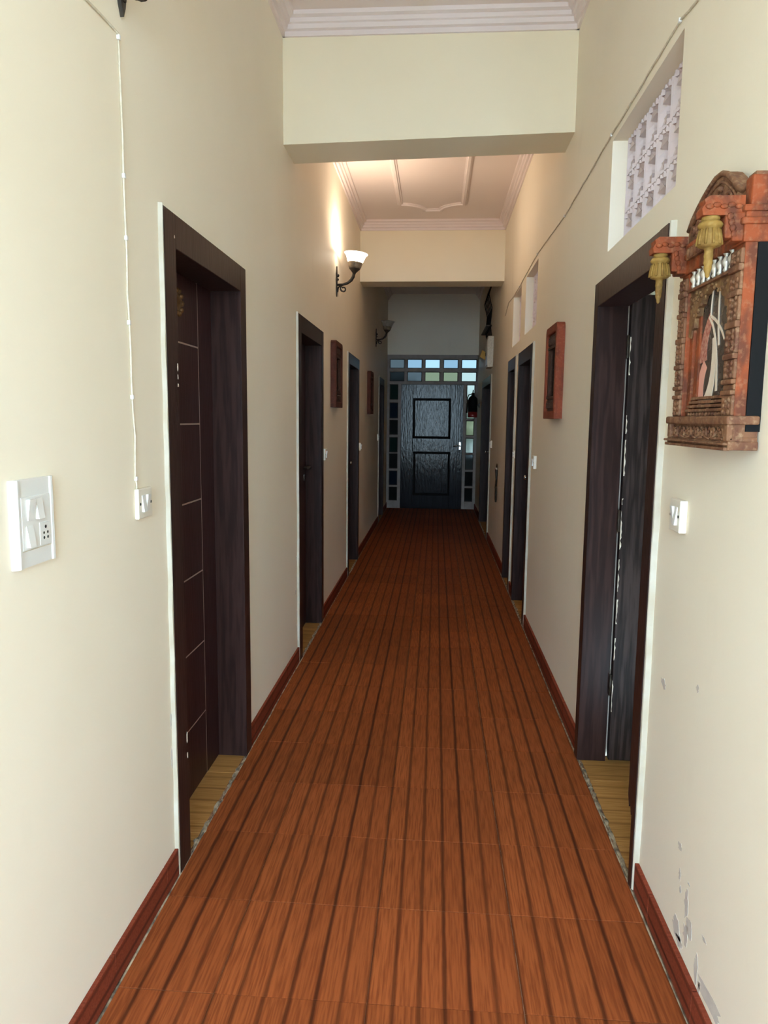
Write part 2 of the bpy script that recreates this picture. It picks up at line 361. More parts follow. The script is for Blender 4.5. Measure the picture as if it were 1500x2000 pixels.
# beams
B1L, B1R, B2 = 2.823, 2.862, 2.835
mb = MB(); 
def beam(y0, y1, zl, zr):
    x0, x1 = WL - 0.02, WR + 0.02
    vs = [(x0, y0, zl), (x1, y0, zr), (x1, y1, zr), (x0, y1, zl), (x0, y0, ZC + .02), (x1, y0, ZC + .02), (x1, y1, ZC + .02), (x0, y1, ZC + .02)]
    return MB().add(vs, [(0, 1, 2, 3), (4, 7, 6, 5), (0, 4, 5, 1), (1, 5, 6, 2), (2, 6, 7, 3), (3, 7, 4, 0)])
tag(beam(3.837, 4.115, B1L, B1R).build('trim_1', 'beam'), 'deep cream ceiling beam nearest the viewer, lower edge slightly slanting', 'beam', kind='structure')
tag(beam(7.574, 7.876, B2 - 0.003, B2).build('trim_2', 'beam'), 'second cream beam, beyond the lit wall lamp', 'beam', kind='structure')
# stepped cornices: profile (out from wall, below ceiling)
PROF = [(0, -0.092), (0.012, -0.092), (0.014, -0.070), (0.030, -0.066), (0.034, -0.046), (0.044, -0.042), (0.047, -0.024), (0.066, -0.018), (0.070, 0.002), (0, 0.002)]
ntrim = [3]
def cornice(kind, pos, a, b, label):
    mb = MB()
    if kind == 'L': mb.prism(PROF, lambda u, v, t: (WL + u, t, ZC + v), a, b)
    elif kind == 'R': mb.prism(PROF, lambda u, v, t: (WR - u, t, ZC + v), a, b)
    elif kind == 'F': mb.prism(PROF, lambda u, v, t: (t, pos - u, ZC + v), a, b)
    else: mb.prism(PROF, lambda u, v, t: (t, pos + u, ZC + v), a, b)
    tag(mb.build(f'trim_{ntrim[0]}', 'cornice'), label, 'cornice', kind='structure'); ntrim[0] += 1
cornice('L', 0, YB, 3.837, 'stepped white cornice on the left wall before the first beam')
cornice('R', 0, YB, 3.837, 'stepped white cornice on the right wall before the first beam')
cornice('F', 3.837, WL, WR, 'stepped white cornice across the face of the first beam')
cornice('L', 0, 4.115, 7.574, 'white cornice on the left wall above the lit lamp')
cornice('R', 0, 4.115, 7.574, 'white cornice on the right wall between the two beams')
cornice('F', 7.574, WL, WR, 'white cornice across the face of the second beam')
cornice('B', 4.115, WL, WR, 'white cornice on the back of the first beam')
cornice('L', 0, 7.876, YE, 'dim cornice on the left wall in the far dark bay')
cornice('R', 0, 7.876, YE, 'dim cornice on the right wall in the far dark bay')
# raised plaster panel on the ceiling of the middle bay
def bez(p0, p1, p2, n=7): return [((1 - t) ** 2 * p0[0] + 2 * t * (1 - t) * p1[0] + t * t * p2[0], (1 - t) ** 2 * p0[1] + 2 * t * (1 - t) * p1[1] + t * t * p2[1]) for t in [i / n for i in range(n + 1)]]
xa, xb, xm0, xm1 = -0.37, 0.215, -0.15, 0.01
path = [(xa, 6.98)] + bez((xa + 0.035, 6.98), (-0.19, 7.02), (xm0, 7.14)) + [(xm0, 7.17), (xm1, 7.17)] + bez((xm1, 7.14), (0.05, 7.02), (xb - 0.035, 6.98)) + [(xb, 6.98)]
path += [(xb, 4.72)] + bez((xb - 0.035, 4.72), (0.05, 4.68), (xm1, 4.56)) + [(xm1, 4.53), (xm0, 4.53)] + bez((xm0, 4.56), (-0.19, 4.68), (xa + 0.035, 4.72)) + [(xa, 4.72)]
mb = MB(); nP = len(path)
prof2 = [(-0.026, 0.002), (-0.026, -0.008), (-0.016, -0.012), (-0.010, -0.022), (0.010, -0.022), (0.016, -0.012), (0.026, -0.008), (0.026, 0.002)]
vs = []; fs = []
for i, p in enumerate(path):
    p = Vector(p); a = Vector(path[i - 1]); c = Vector(path[(i + 1) % nP]); d0 = (p - a).normalized(); d1 = (c - p).normalized()
    n0 = Vector((-d0.y, d0.x)); n1 = Vector((-d1.y, d1.x)); nn = (n0 + n1).normalized(); k = 1 / max(0.5, nn.dot(n0))
    for u, v in prof2: vs.append((p.x + nn.x * u * k, p.y + nn.y * u * k, ZC + v))
for i in range(nP):
    j = (i + 1) % nP
    for k in range(len(prof2)): k2 = (k + 1) % len(prof2); fs.append((i * 8 + k, i * 8 + k2, j * 8 + k2, j * 8 + k))
tag(mb.add(vs, fs).build(f'trim_{ntrim[0]}', 'cornice'), 'raised plaster panel moulding with curved ends on the middle ceiling', 'moulding', kind='structure'); ntrim[0] += 1

# peeled paint low on the right wall
def blob(cy, cz, w, h, n=18, lean=0.0):
    out = []
    for i in range(n):
        t = 2 * math.pi * i / n; r = random.uniform(0.55, 1.1)
        out.append((cy + math.cos(t) * w * r + lean * math.sin(t) * h, cz + math.sin(t) * h * r))
    return out
PEEL_R = [(1.742, 0.242, .006, .045, 0.1), (1.712, 0.200, .009, .034, -.1), (1.735, 0.165, .008, .03, 0), (1.655, 0.135, .005, .04, .1), (1.63, 0.09, .004, .035, 0), (1.80, 0.135, .014, .03, .2), (1.775, 0.115, .01, .018, 0), (1.565, 0.125, .03, .03, 0),
          (1.81, 0.355, .006, .013, 0), (1.80, 0.285, .003, .018, 0), (1.735, 0.302, .004, .004, 0), (1.79, 0.25, .003, .01, 0), (2.02, 0.72, .010, .016, 0), (1.765, 0.80, .004, .012, 0), (1.62, .24, .006, .006, 0)]
mb = MB()
for cy, cz, w, h, ln in PEEL_R: mb.prism(blob(cy, cz, w * 2.6, h, lean=ln), lambda u, v, t: (t, u, v), WR + 0.002, WR - 0.0006)
tag(mb.build('peeled_paint', 'peel', wr), 'grey patches where paint has flaked off', kind='stuff')
mb = MB()
for cy, cz, w, h in [(4.13, 0.62, .012, .03), (4.13, 0.50, .01, .04), (4.135, 0.30, .012, .03), (4.12, .22, .008, .03), (4.10, 0.44, .006, .015), (2.09, .52, .006, .03), (2.088, 0.40, .008, .04), (3.02, 0.24, .006, .03)]:
    mb.prism(blob(cy, cz, w, h), lambda u, v, t: (t, u, v), WL - 0.002, WL + 0.0006)
tag(mb.build('peeled_paint', 'peel', wl), 'chipped paint along the doorway edges', kind='stuff')

# ------------------------------------------------------------------ doors
ndoor = [1]
def make_door(side, d, label, jn=0.09, jf=0.085, lh=0.10, proud=0.003, leaf='plain', D=0.112):
    root = empty(f'door_{ndoor[0]}', ((XL if side == 'L' else XR), (d['yn'] + d['yf']) / 2, 0)); ndoor[0] += 1
    tag(root, label, 'door', kind='structure')
    sg = -1 if side == 'L' else 1; yc = (d['yn'] + d['yf']) / 2
    B = lambda mb, d0, d1, y0, y1, z0, z1, ch=0.0025: mb.box((sg * d0, y0 - yc, z0), (sg * d1, y1 - yc, z1), ch)
    yn, yf, top = d['yn'], d['yf'], d['top']
    if leaf == 'open':   # broken foot of the near jamb
        poly = [(yn, 0.0), (yn + 0.030, 0.0), (yn + 0.032, 0.235), (yn + 0.040, 0.225), (yn + 0.052, 0.262), (yn + 0.064, 0.24), (yn + jn, 0.275), (yn + jn, top), (yn, top)]
        MB().prism([(u - yc, v) for u, v in poly], lambda u, v, t: (sg * t, u, v), -proud, D).build('jamb', 'frame_wood', root)
        MB().prism([(u - yc, v) for u, v in [(yn + 0.031, 0.0), (yn + 0.060, 0.0), (yn + 0.057, 0.10), (yn + 0.061, 0.17), (yn + 0.057, 0.262), (yn + 0.031, 0.262)]], lambda u, v, t: (sg * t, u, v), 0.006, D - 0.02).build('jamb_filler', 'cement', root)
    else: B(MB(), -proud, D, yn, yn + jn, 0, top).build('jamb', 'frame_wood', root)
    B(MB(), -proud, D, yf - jf, yf, 0, top).build('jamb', 'frame_wood', root)
    B(MB(), -proud, D, yn + jn - 0.001, yf - jf + 0.001, top - lh, top).build('lintel', 'frame_wood', root)
    # plaster made good round the frame: a narrow uneven fillet
    wd = 0.014
    pts = []; z = 0.092
    pl = [(0, 0.0)]
    mb = MB(); n = 26; prev = None
    for i in range(n + 1):
        z = 0.0 + (top + 0.006) * i / n; e = random.uniform(0.002, 0.009)
        cur = [(sg * -proud * 0.6, yn - 0.0005 - yc, z), (sg * (wd + .004), yn - 0.0005 - yc, z), (sg * (wd + .004), yn - e - 0.004 - yc, z), (sg * -proud * 0.4, yn - e - yc, z)]
        if prev is not None:
            vs = prev + cur; mb.add(vs, [(k, (k + 1) % 4, 4 + (k + 1) % 4, 4 + k) for k in range(4)] + ([(3, 2, 1, 0)] if i == 1 else []) + ([(4, 5, 6, 7)] if i == n else []))
        prev = cur
    mb.build('plaster_edge', 'plaster_edge', root)
    # wood-look floor tiles in the doorway and a rough cement seam against the corridor tiles
    far = 0.62 if leaf == 'open' else D + 0.02
    w_ = yf - yn - 0.02; nt = 4; 
    for i in range(nt):
        a = yn + 0.01 + w_ * i / nt; b = a + w_ / nt - 0.002
        o = MB().box((sg * 0.012, a - yc, -0.012), (sg * far, b - yc, -0.001 + 0.0008 * (i % 2)), 0.001)
        o.build('threshold_tile', 'oak_tile', root)
    mb = MB(); pts = []; y = yn + 0.012
    while y < yf - 0.01: pts.append((sg * random.uniform(-0.002, 0.010), y - yc, -0.004)); y += random.uniform(0.012, 0.035)
    mb.tube(pts, [random.choice((0.0045, 0.006, 0.008, 0.011)) * random.uniform(0.8, 1.1) for _ in pts], 6, smooth=False).build('cement_seam', 'cement', root)
    if leaf == 'open':
        lf = empty('door_leaf', (sg * (D + 0.010), yf - jf - 0.010 - yc, 0)); lf.parent = root
        MB().box((0, -0.002, 0.012), (0.74, 0.034, top - 0.052), 0.002).build('leaf_board', 'grain_wood', lf)
        mb = MB()      # pale worn line down the hinge edge
        z = 0.05
        while z < top - 0.08:
            h = random.uniform(0.02, 0.16); n_ = max(3, int(h / 0.012))
            if random.random() < 0.7:
                e_ = [(random.uniform(0.0005, 0.0065), z + h * k / n_) for k in range(n_ + 1)]
                mb.prism([(0.0, z)] + e_ + [(0.0, z + h)], lambda u, v, t: (u, t, v), -0.0026, -0.0016)
            z += h + random.uniform(0.003, 0.10)
        tag(mb.build('worn_edge', 'chip', lf), 'whitish worn paint down the hinge edge', kind='stuff')
        for hz in (0.3, 1.0, 1.7): MB().lathe([(0.006, 0), (0.006, 0.09)], (-0.008, 0.0, hz), seg=10).build('hinge', 'iron', lf)
        return root
    ly0, ly1 = yn + jn - 0.012, yf - jf + 0.012
    lf = B(MB(), D - 0.001, D + 0.036, ly0, ly1, 0.004, top - lh + 0.012, 0.0).build('door_leaf', 'leaf_wood', root)
    if leaf == 'inlay':
        yv = 2.757; zs = [0.274, 0.564, 0.851, 1.134, 1.424, 1.711]; ed = [0.006] + zs + [top - lh]
        for a, b in zip(ed[:-1], ed[1:]):
            B(MB(), D - 0.005, D - 0.001, yn + jn + 0.001, yv - 0.003, a + 0.003, b - 0.003, 0.0008).build('door_panel', 'leaf_wood', lf)
        for z in zs: B(MB(), D - 0.0045, D - 0.001, yn + jn + 0.001, yv - 0.0028, z - 0.0026, z + 0.0026, 0).build('inlay_strip', 'inlay', lf)
        B(MB(), D - 0.0045, D - 0.001, yv - 0.0027, yv + 0.0027, 0.006, top - lh, 0).build('inlay_strip', 'inlay', lf)
        B(MB(), D - 0.005, D - 0.001, yv + 0.003, yf - jf - 0.001, 0.006, top - lh, 0.0008).build('door_panel', 'leaf_wood', lf)
        # round brass ornament high on the leaf
        mb = MB(); c = Vector((sg * (D - 0.005), 2.528 - yc, 1.845)); ax = (-sg, 0, 0)
        mb.lathe([(0.047, 0), (0.047, 0.004), (0.040, 0.009), (0.030, 0.006), (0.020, 0.012), (0.008, 0.018), (0.0, 0.018)], c, ax, 28)
        for k in range(10):
            t = 2 * math.pi * k / 10; mb.ball((c.x - sg * 0.006, c.y + 0.040 * math.cos(t), c.z + 0.040 * math.sin(t)), 0.011, 8)
        mb.build('door_ornament', 'brass', lf)
    else:
        hy = yf - jf - 0.055; hz = 1.055
        if leaf == 'lever':
            B(MB(), D - 0.004, D - 0.001, hy - 0.020, hy + 0.020, hz - 0.03, hz + 0.012, 0.001).build('lock_plate', 'steel', lf)
            mb = MB(); mb.lathe([(0.010, 0), (0.010, 0.045)], (sg * (D - 0.001), hy - yc, hz + 0.06), (-sg, 0, 0), 12)
            mb.tube([(sg * (D - 0.045), hy - yc, hz + 0.06), (sg * (D - 0.047), hy - 0.05 - yc, hz + 0.062), (sg * (D - 0.045), hy - 0.11 - yc, hz + 0.055)], 0.008, 8)
            mb.build('door_handle', 'iron', lf)
            B(MB(), D - 0.005, D - 0.0035, hy - 0.010, hy + 0.010, hz - 0.02, hz + 0.002, 0).build('keyhole', 'hole', lf)
        else:
            MB().lathe([(0.016, 0), (0.014, 0.012), (0.009, 0.022), (0.020, 0.036), (0.023, 0.046), (0.016, 0.056), (0, 0.058)], (sg * (D - 0.001), hy - yc, hz - 0.05), (-sg, 0, 0), 14).build('door_knob', 'steel', lf)
    return root
make_door('L', DOORS_L[0], 'dark brown closed door with pale inlay lines, first on the left wall', 0.096, 0.082, 0.10, leaf='inlay', D=0.124)
make_door('L', DOORS_L[1], 'dark closed door with square lock plate, second on the left wall', leaf='lever')
make_door('L', DOORS_L[2], 'dark closed door with small round knob, left wall past the carved frame', leaf='knob')
make_door('L', DOORS_L[3], 'dim doorway on the left wall next to the glazed end', leaf='knob')
make_door('R', DOORS_R[0], 'dark grained door standing open, beside the large carved frame', 0.078, 0.068, 0.095, 0.008, leaf='open')
make_door('R', DOORS_R[1], 'dark door under the second ventilator on the right wall', leaf='knob')
make_door('R', DOORS_R[2], 'narrow dark door under the third ventilator on the right wall', 0.07, 0.07, leaf='knob')
make_door('R', DOORS_R[3], 'dark wide doorway far along the right wall below the white box', leaf='knob')
mb = MB()
for cz, w, h in ((1.60, .003, .012), (1.57, .002, .008), (1.545, .003, .006), (0.42, .003, .02), (0.36, .002, .012), (1.98, .002, .006)):
    mb.prism(blob(2.190 - (2.105 + 3.006) / 2, cz, w * 1.5, h, 10), lambda u, v, t: (t, u, v), 0.0025, 0.0038)
tag(mb.build('paint_chip', 'chip', bpy.data.objects['door_1']), 'small whitish chips on the jamb edge', kind='stuff')
# ------------------------------------------------------------------ ventilators with jali blocks
def jali_block(w, h, dp):
    """square block: flat ribbed face, a hexagonal funnel hole at each of the four corners' meeting points is split between neighbours"""
    mb = MB(); x0, x1 = 0.0, dp
    hw, hh = w / 2, h / 2
    # face ring from outer square to a hexagonal opening in the middle, funnel going back to a smaller hole
    outer = [(-hw, -hh), (0, -hh), (hw, -hh), (hw, 0), (hw, hh), (0, hh), (-hw, hh), (-hw, 0)]
    inner = [(-0.030, -0.016), (0, -0.040), (0.030, -0.016), (0.036, 0), (0.030, 0.016), (0, 0.040), (-0.030, 0.016), (-0.036, 0)]
    mid = [(u * 1.30, v * 1.30) for u, v in inner]; back = [(u * 0.55, v * 0.55) for u, v in inner]
    rings = [(outer, x1), (outer, x0 + 0.014), ([(u * 0.86, v * 0.995) for u, v in outer], x0), (mid, x0 + 0.020), (inner, x0 + 0.014), (back, x0 + 0.050), (back, x1)]
    vs = []; fs = []
    for ring, x in rings: vs += [(x, u, v) for u, v in ring]
    for i in range(len(rings) - 1):
        for k in range(8): k2 = (k + 1) % 8; fs.append((i * 8 + k, i * 8 + k2, (i + 1) * 8 + k2, (i + 1) * 8 + k))
    i = len(rings) - 1
    for k in range(8): k2 = (k + 1) % 8; fs.append((i * 8 + k, i * 8 + k2, k2, k))
    mb.add(vs, fs)
    for u in (-hw * 0.55, 0.0, hw * 0.55):      # vertical pleats above and below the hole
        for s in (-1, 1):
            z0, z1 = sorted((s * hh * 0.995, s * (0.060 if u == 0 else 0.052)))
            mb.prism([(u - 0.010, x0 + 0.006), (u, x0 - 0.0035), (u + 0.010, x0 + 0.006)], lambda a, b, t: (b, a, t), z0, z1)
    # the lit fins in the mouth of the hole
    mb.add([(x0 + 0.002, -0.040, 0.024), (x0 + 0.002, 0.040, 0.024), (x0 + 0.040, 0.0, 0.004), (x0 + 0.002, 0.0, 0.050)], [(0, 1, 2), (0, 2, 3), (1, 3, 2), (0, 3, 1)])
    mb.add([(x0 + 0.004, -0.020, -0.030), (x0 + 0.004, 0.020, -0.030), (x0 + 0.040, 0.0, -0.022), (x0 + 0.004, 0.0, -0.050)], [(0, 1, 2), (0, 2, 3), (1, 3, 2), (0, 3, 1)])
    return mb.mesh('jali_block', 'jali')
BW = 0.1475
jb = jali_block(BW - 0.002, BW - 0.002, 0.07)
for i, (y0, y1, z0, z1) in enumerate(VENTS):
    e = empty(f'window_{i + 1}', (WR + 0.055, (y0 + y1) / 2, z0))
    tag(e, ['pale lattice block ventilator above the open door beside the large carved frame', 'ventilator recess above the second right-hand door', 'ventilator recess above the third right-hand door, narrowest seen'][i], 'ventilator', kind='structure')
    nz = 3; sc = (z1 - z0) / (nz * BW)
    ny = int(math.ceil((y1 - y0) / BW - 0.15)); sy = (y1 - y0) / (ny * BW)
    for a in range(ny):
        for b in range(nz):
            o = link('jali_block', jb, e, (0.0, (y1 - (y0 + y1) / 2) - (a + 0.5) * BW * sy, (b + 0.5) * BW * sc)); o.scale = (1, sy, sc)

# the room behind the right-hand doors
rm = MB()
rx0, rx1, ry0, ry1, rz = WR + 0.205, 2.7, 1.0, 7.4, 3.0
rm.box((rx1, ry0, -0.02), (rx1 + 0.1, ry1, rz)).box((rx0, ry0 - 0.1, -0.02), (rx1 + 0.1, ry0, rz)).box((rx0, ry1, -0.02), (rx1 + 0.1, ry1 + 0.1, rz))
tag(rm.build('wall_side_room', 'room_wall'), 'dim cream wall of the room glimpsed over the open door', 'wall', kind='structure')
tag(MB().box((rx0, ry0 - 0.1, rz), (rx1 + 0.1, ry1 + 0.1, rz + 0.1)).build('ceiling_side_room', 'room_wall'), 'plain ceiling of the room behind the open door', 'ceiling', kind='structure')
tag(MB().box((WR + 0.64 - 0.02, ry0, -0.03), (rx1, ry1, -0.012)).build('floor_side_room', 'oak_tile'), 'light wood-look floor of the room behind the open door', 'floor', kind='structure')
ld = bpy.data.lights.new('room_fill', 'AREA'); ld.energy = 10; ld.size = 1.0; ld.color = (1.0, 0.93, 0.76)
lo = bpy.data.objects.new('room_fill', ld); COL.objects.link(lo); lo.location = (1.9, 4.6, 2.9)

# ------------------------------------------------------------------ glazed end with the varnished door
UX = lambda u: -0.571 + (u - 784) * 0.008205
VZ = lambda v: 2.013 - (v - 750) * 0.00831
we = empty('window_4', ((WL + WR) / 2, YE, 0)); tag(we, 'grey painted frame of small panes around the end door', 'window', kind='structure')
wo = we.location
def rail(x0, x1, z0, z1, d0=-0.005, d1=0.07): MB().box((x0 - wo.x, d0, z0), (x1 - wo.x, d1, z1), 0.003).build('frame_bar', 'window_paint', we)
def pane(x0, x1, z0, z1, m):
    MB().box((x0 - wo.x - 0.004, 0.030, z0 - 0.004), (x1 - wo.x + 0.004, 0.036, z1 + 0.004)).build('pane', m, we)
    b = 0.010; mb = MB()
    for a in ((x0, x0 + b, z0, z1), (x1 - b, x1, z0, z1), (x0 + b, x1 - b, z0, z0 + b), (x0 + b, x1 - b, z1 - b, z1)): mb.box((a[0] - wo.x, 0.012, a[2]), (a[1] - wo.x, 0.030, a[3]))
    mb.build('glazing_bead', 'bead_dark', we)
cols = [(760.8, 789.6), (795.2, 824), (829.6, 859.2), (865.6, 894.4), (900.8, 930.4)]
rowsT = [(702.4, 720), (726.4, 744.8)]
rowsS = [(750.4, 780), (785.6, 816), (819.2, 848), (852.8, 882.4), (884.8, 914.4), (918.4, 947.2), (950.4, 977.6)]
rail(WL, WR, VZ(702.4), 2.475); rail(WL, WR, VZ(726.4), VZ(720)); rail(WL, WR, VZ(750.4), VZ(744.8))
for (za, zb) in rowsT:
    xs = [WL] + [UX(c) for ab in cols for c in ab] + [WR]
    for k in range(0, len(xs), 2): rail(xs[k], xs[k + 1], VZ(zb), VZ(za), -0.003)
TOPM = [['pane_grey', 'pane_blue', 'pane_pale_blue', 'pane_blue', 'pane_pale_blue'], ['pane_dark', 'pane_grey', 'pane_green', 'pane_green', 'pane_clear']]
for r, (za, zb) in enumerate(rowsT):
    for k, (a, b) in enumerate(cols): pane(UX(a), UX(b), VZ(zb), VZ(za), TOPM[r][k])
LM = ['pane_teal', 'pane_navy', 'pane_dark', 'pane_teal', 'pane_dark', 'pane_navy', 'pane_dark']
RM_ = ['pane_clear', 'pane_clear', 'pane_yellow', 'pane_clear', 'pane_grey', 'pane_dark', 'pane_dark']
for xa_, xb_, ol, oh, ms in ((UX(761), UX(778), WL, -0.571, LM), (UX(912), UX(928), 0.430, WR, RM_)):
    rail(ol, xa_, 0, VZ(750.4), -0.002); rail(xb_, oh, 0, VZ(750.4), -0.002)
    zs = [VZ(v) for ab in rowsS for v in ab] + [0.0]
    for k in range(1, len(zs), 2): rail(xa_, xb_, zs[k + 1], zs[k], -0.001)
    for (za, zb), mm in zip(rowsS, ms): pane(xa_, xb_, VZ(zb), VZ(za), mm)
de = empty(f'door_{ndoor[0]}', (-0.07, YE, 0)); tag(de, 'shiny dark navy two panel door at the far end of the corridor', 'door', kind='structure')
dx0, dx1, dz1 = -0.565, 0.424, 2.008
pu = (-0.378, 0.231, 1.144, 1.786); pd = (-0.364, 0.236, 0.219, 0.929)
X0 = de.location.x
leafm = MB().box((dx0 - 0.012 - X0, 0.018, -0.008), (dx1 + 0.012 - X0, 0.045, dz1 + 0.012)).build('leaf_board', 'varnish', de)
for nm, a in (('stile', (dx0, pu[0], 0.006, dz1)), ('stile', (pu[1], dx1, 0.006, dz1)), ('rail', (pu[0], pu[1], pu[3], dz1)), ('rail', (pu[0], pu[1], pd[3], pu[2])), ('rail', (pu[0], pu[1], 0.006, pd[2]))):
    MB().box((a[0] - X0, 0.0, a[2]), (a[1] - X0, 0.019, a[3]), 0.003).build(nm, 'varnish', de)
for p in (pu, pd):
    g = 0.030
    MB().box((p[0] + g - X0, 0.004, p[2] + g), (p[1] - g - X0, 0.019, p[3] - g), 0.006).build('door_panel', 'varnish', de)
    mb = MB()
    for a in ((p[0], p[0] + g, p[2], p[3]), (p[1] - g, p[1], p[2], p[3]), (p[0] + g, p[1] - g, p[2], p[2] + g), (p[0] + g, p[1] - g, p[3] - g, p[3])): mb.box((a[0] - X0, 0.013, a[2]), (a[1] - X0, 0.0178, a[3]))
    mb.build('panel_groove', 'black', de)
mb = MB(); mb.lathe([(0.012, 0), (0.012, 0.05)], (0.39 - X0, 0.0, 1.03), (0, -1, 0), 12).tube([(0.39 - X0, -0.05, 1.03), (0.34 - X0, -0.052, 1.035), (0.28 - X0, -0.048, 1.02)], 0.010, 8)
mb.box((0.375 - X0, -0.006, 0.97), (0.405 - X0, 0.0, 1.09), 0.002); mb.build('door_handle', 'chrome', de)

# what stands beyond the panes
tag(MB().box((-6, YE + 0.28, -0.06), (6, 24, -0.03)).build('ground', 'courtyard'), 'paved yard outside the glazed end', 'ground', kind='structure')
tag(MB().box((-6, YB - 12, -0.06), (6, YB, -0.03)).build('ground_entrance', 'courtyard'), 'pale paved court outside the corridor entrance', 'ground', kind='structure')
tag(MB().box((-3.2, YE + 0.9, -0.04), (-0.50, YE + 1.1, 2.12)).build('wall_yard', 'garden_wall'), 'dark yard wall close outside the left panes', 'wall', kind='structure')
tag(MB().box((-0.5, YE + 1.9, -0.04), (3.2, YE + 2.1, 0.74)).build('wall_garden', 'garden_wall'), 'low garden wall outside the end door', 'wall', kind='structure')
def shrub(x, y, z, r, label):
    t = empty('tree', (x, y, -0.03)); tag(t, label, 'tree', 'trees beyond the glazed end')
    MB().tube([(0, 0, 0), (0.05, 0, z * 0.5), (0, 0, z)], [0.09, 0.07, 0.04], 8).build('trunk', 'bark', t)
    mb = MB()
    for i in range(900):
        a = Vector((random.gauss(0, 1), random.gauss(0, 1), random.gauss(0, 1))).normalized() * r * random.uniform(0.45, 1.0); c = a + Vector((0, 0, z)); c.z = z + a.z * 0.6
        u = Vector((random.gauss(0, 1), random.gauss(0, 1), random.gauss(0, 1))).normalized() * 0.09; w = u.orthogonal().normalized() * 0.035
        mb.add([c - u, c + w, c + u, c - w], [(0, 1, 2, 3)])
    tag(mb.build('foliage', 'leaf', t), kind='stuff')
shrub(-1.3, YE + 5.2, 1.8, 1.3, 'dark leafy tree outside the left upper panes')
shrub(0.8, YE + 7.5, 1.4, 1.25, 'green tree outside the middle upper panes')

# ------------------------------------------------------------------ wall lamps
def make_sconce(y, dz, lit, label):
    root = empty('wall_lamp', (WL, y, 2.51 + dz)); tag(root, label, 'lamp', 'bracket lamps on the left wall')
    mb = MB()                               # pierced back plate: spear outline with scroll
    out = [(0, -0.115), (0.012, -0.09), (0.022, -0.05), (0.016, -0.02), (0.026, 0.01), (0.016, 0.035), (0.024, 0.06), (0.010, 0.085), (0, 0.115)]
    poly = out + [(-u, v) for u, v in out[::-1][1:-1]]
    mb.prism(poly, lambda u, v, t: (t, u, v), 0.0, 0.010); mb.ball((0.012, 0, 0.045), 0.014, 10).ball((0.012, 0, 0.015), 0.011, 10).ball((0.012, 0, -0.05), 0.010, 10)
    mb.build('back_plate', 'iron', root)
    arm = [(0.008, 0, -0.025), (0.05, 0, -0.024), (0.09, 0, -0.012), (0.118, 0, 0.010), (0.134, 0, 0.035), (0.140, 0, 0.062)]
    MB().tube(arm, [0.009, 0.010, 0.011, 0.013, 0.013, 0.012], 10).build('arm', 'iron', root)
    curl = [(0.05, 0, -0.026), (0.036, 0, -0.04), (0.034, 0, -0.058), (0.044, 0, -0.072)] + [(0.058 + 0.016 * math.cos(t), 0, -0.060 + 0.016 * math.sin(t)) for t in [math.radians(a) for a in range(230, 520, 30)]]
    MB().tube(curl, [0.007] * 4 + [0.006] * (len(curl) - 4), 8).build('scroll', 'iron', root)
    MB().tube([(0.03, 0, -0.03), (0.016, 0, -0.05), (0.011, 0, -0.08)], 0.006, 8).build('scroll', 'iron', root)
    tilt = Vector((0.10, 0, 1)).normalized(); c = Vector((0.140, 0, 0.055))
    MB().lathe([(0.012, 0), (0.014, 0.008), (0.022, 0.018), (0.036, 0.032), (0.044, 0.040), (0.041, 0.044), (0.028, 0.036)], c, tilt, 20).build('cup', 'iron', root)
    MB().lathe([(0.041, 0.040), (0.048, 0.050), (0.052, 0.062), (0.056, 0.078), (0.058, 0.088), (0.056, 0.088), (0.049, 0.062), (0.038, 0.042)], c, tilt, 24).build('shade_base', 'antique', root)
    MB().lathe([(0.057, 0.087), (0.060, 0.094), (0.067, 0.112), (0.074, 0.132), (0.083, 0.146), (0.092, 0.154), (0.090, 0.157), (0.080, 0.150), (0.070, 0.134), (0.063, 0.112), (0.057, 0.094), (0.054, 0.088)], c, tilt, 32).build('shade', 'shade_lit' if lit else 'shade_off', root)
    MB().lathe([(0.014, 0.045), (0.014, 0.065), (0.024, 0.082), (0.027, 0.098), (0.020, 0.114), (0, 0.122)], c, tilt, 14).build('bulb', 'bulb_lit' if lit else 'shade_off', root)
    if lit:
        l = bpy.data.lights.new('lamp_light', 'POINT'); l.energy = LAMP_W; l.color = (1.0, 0.78, 0.57); l.shadow_soft_size = 0.028
        lo = bpy.data.objects.new('lamp_light', l); COL.objects.link(lo); lo.location = c + tilt * 0.150 ; lo.parent = root
    return root
LAMP_W = 21.0
def emit(name, col, s, base):
    m = mat(name, base, 0.3); b = pri(m); b.inputs['Emission Color'].default_value = (*col, 1); b.inputs['Emission Strength'].default_value = s; M[name] = m
emit('shade_lit', (1.0, 0.88, 0.70), 8.0, (0.8, 0.78, 0.72)); emit('bulb_lit', (1.0, 0.85, 0.6), 20.0, (0.8, 0.8, 0.8))
noisy('shade_off', (0.32, 0.29, 0.25), (0.22, 0.19, 0.16), 20, 0.35)
make_sconce(1.885, 0.035, False, 'iron wall lamp above the small switch, only its tip showing at the top')
make_sconce(5.80, 0.0, True, 'lit bracket lamp with glowing bell shade on the left wall')
make_sconce(9.55, -0.02, False, 'unlit bracket lamp in the dark far bay on the left wall')

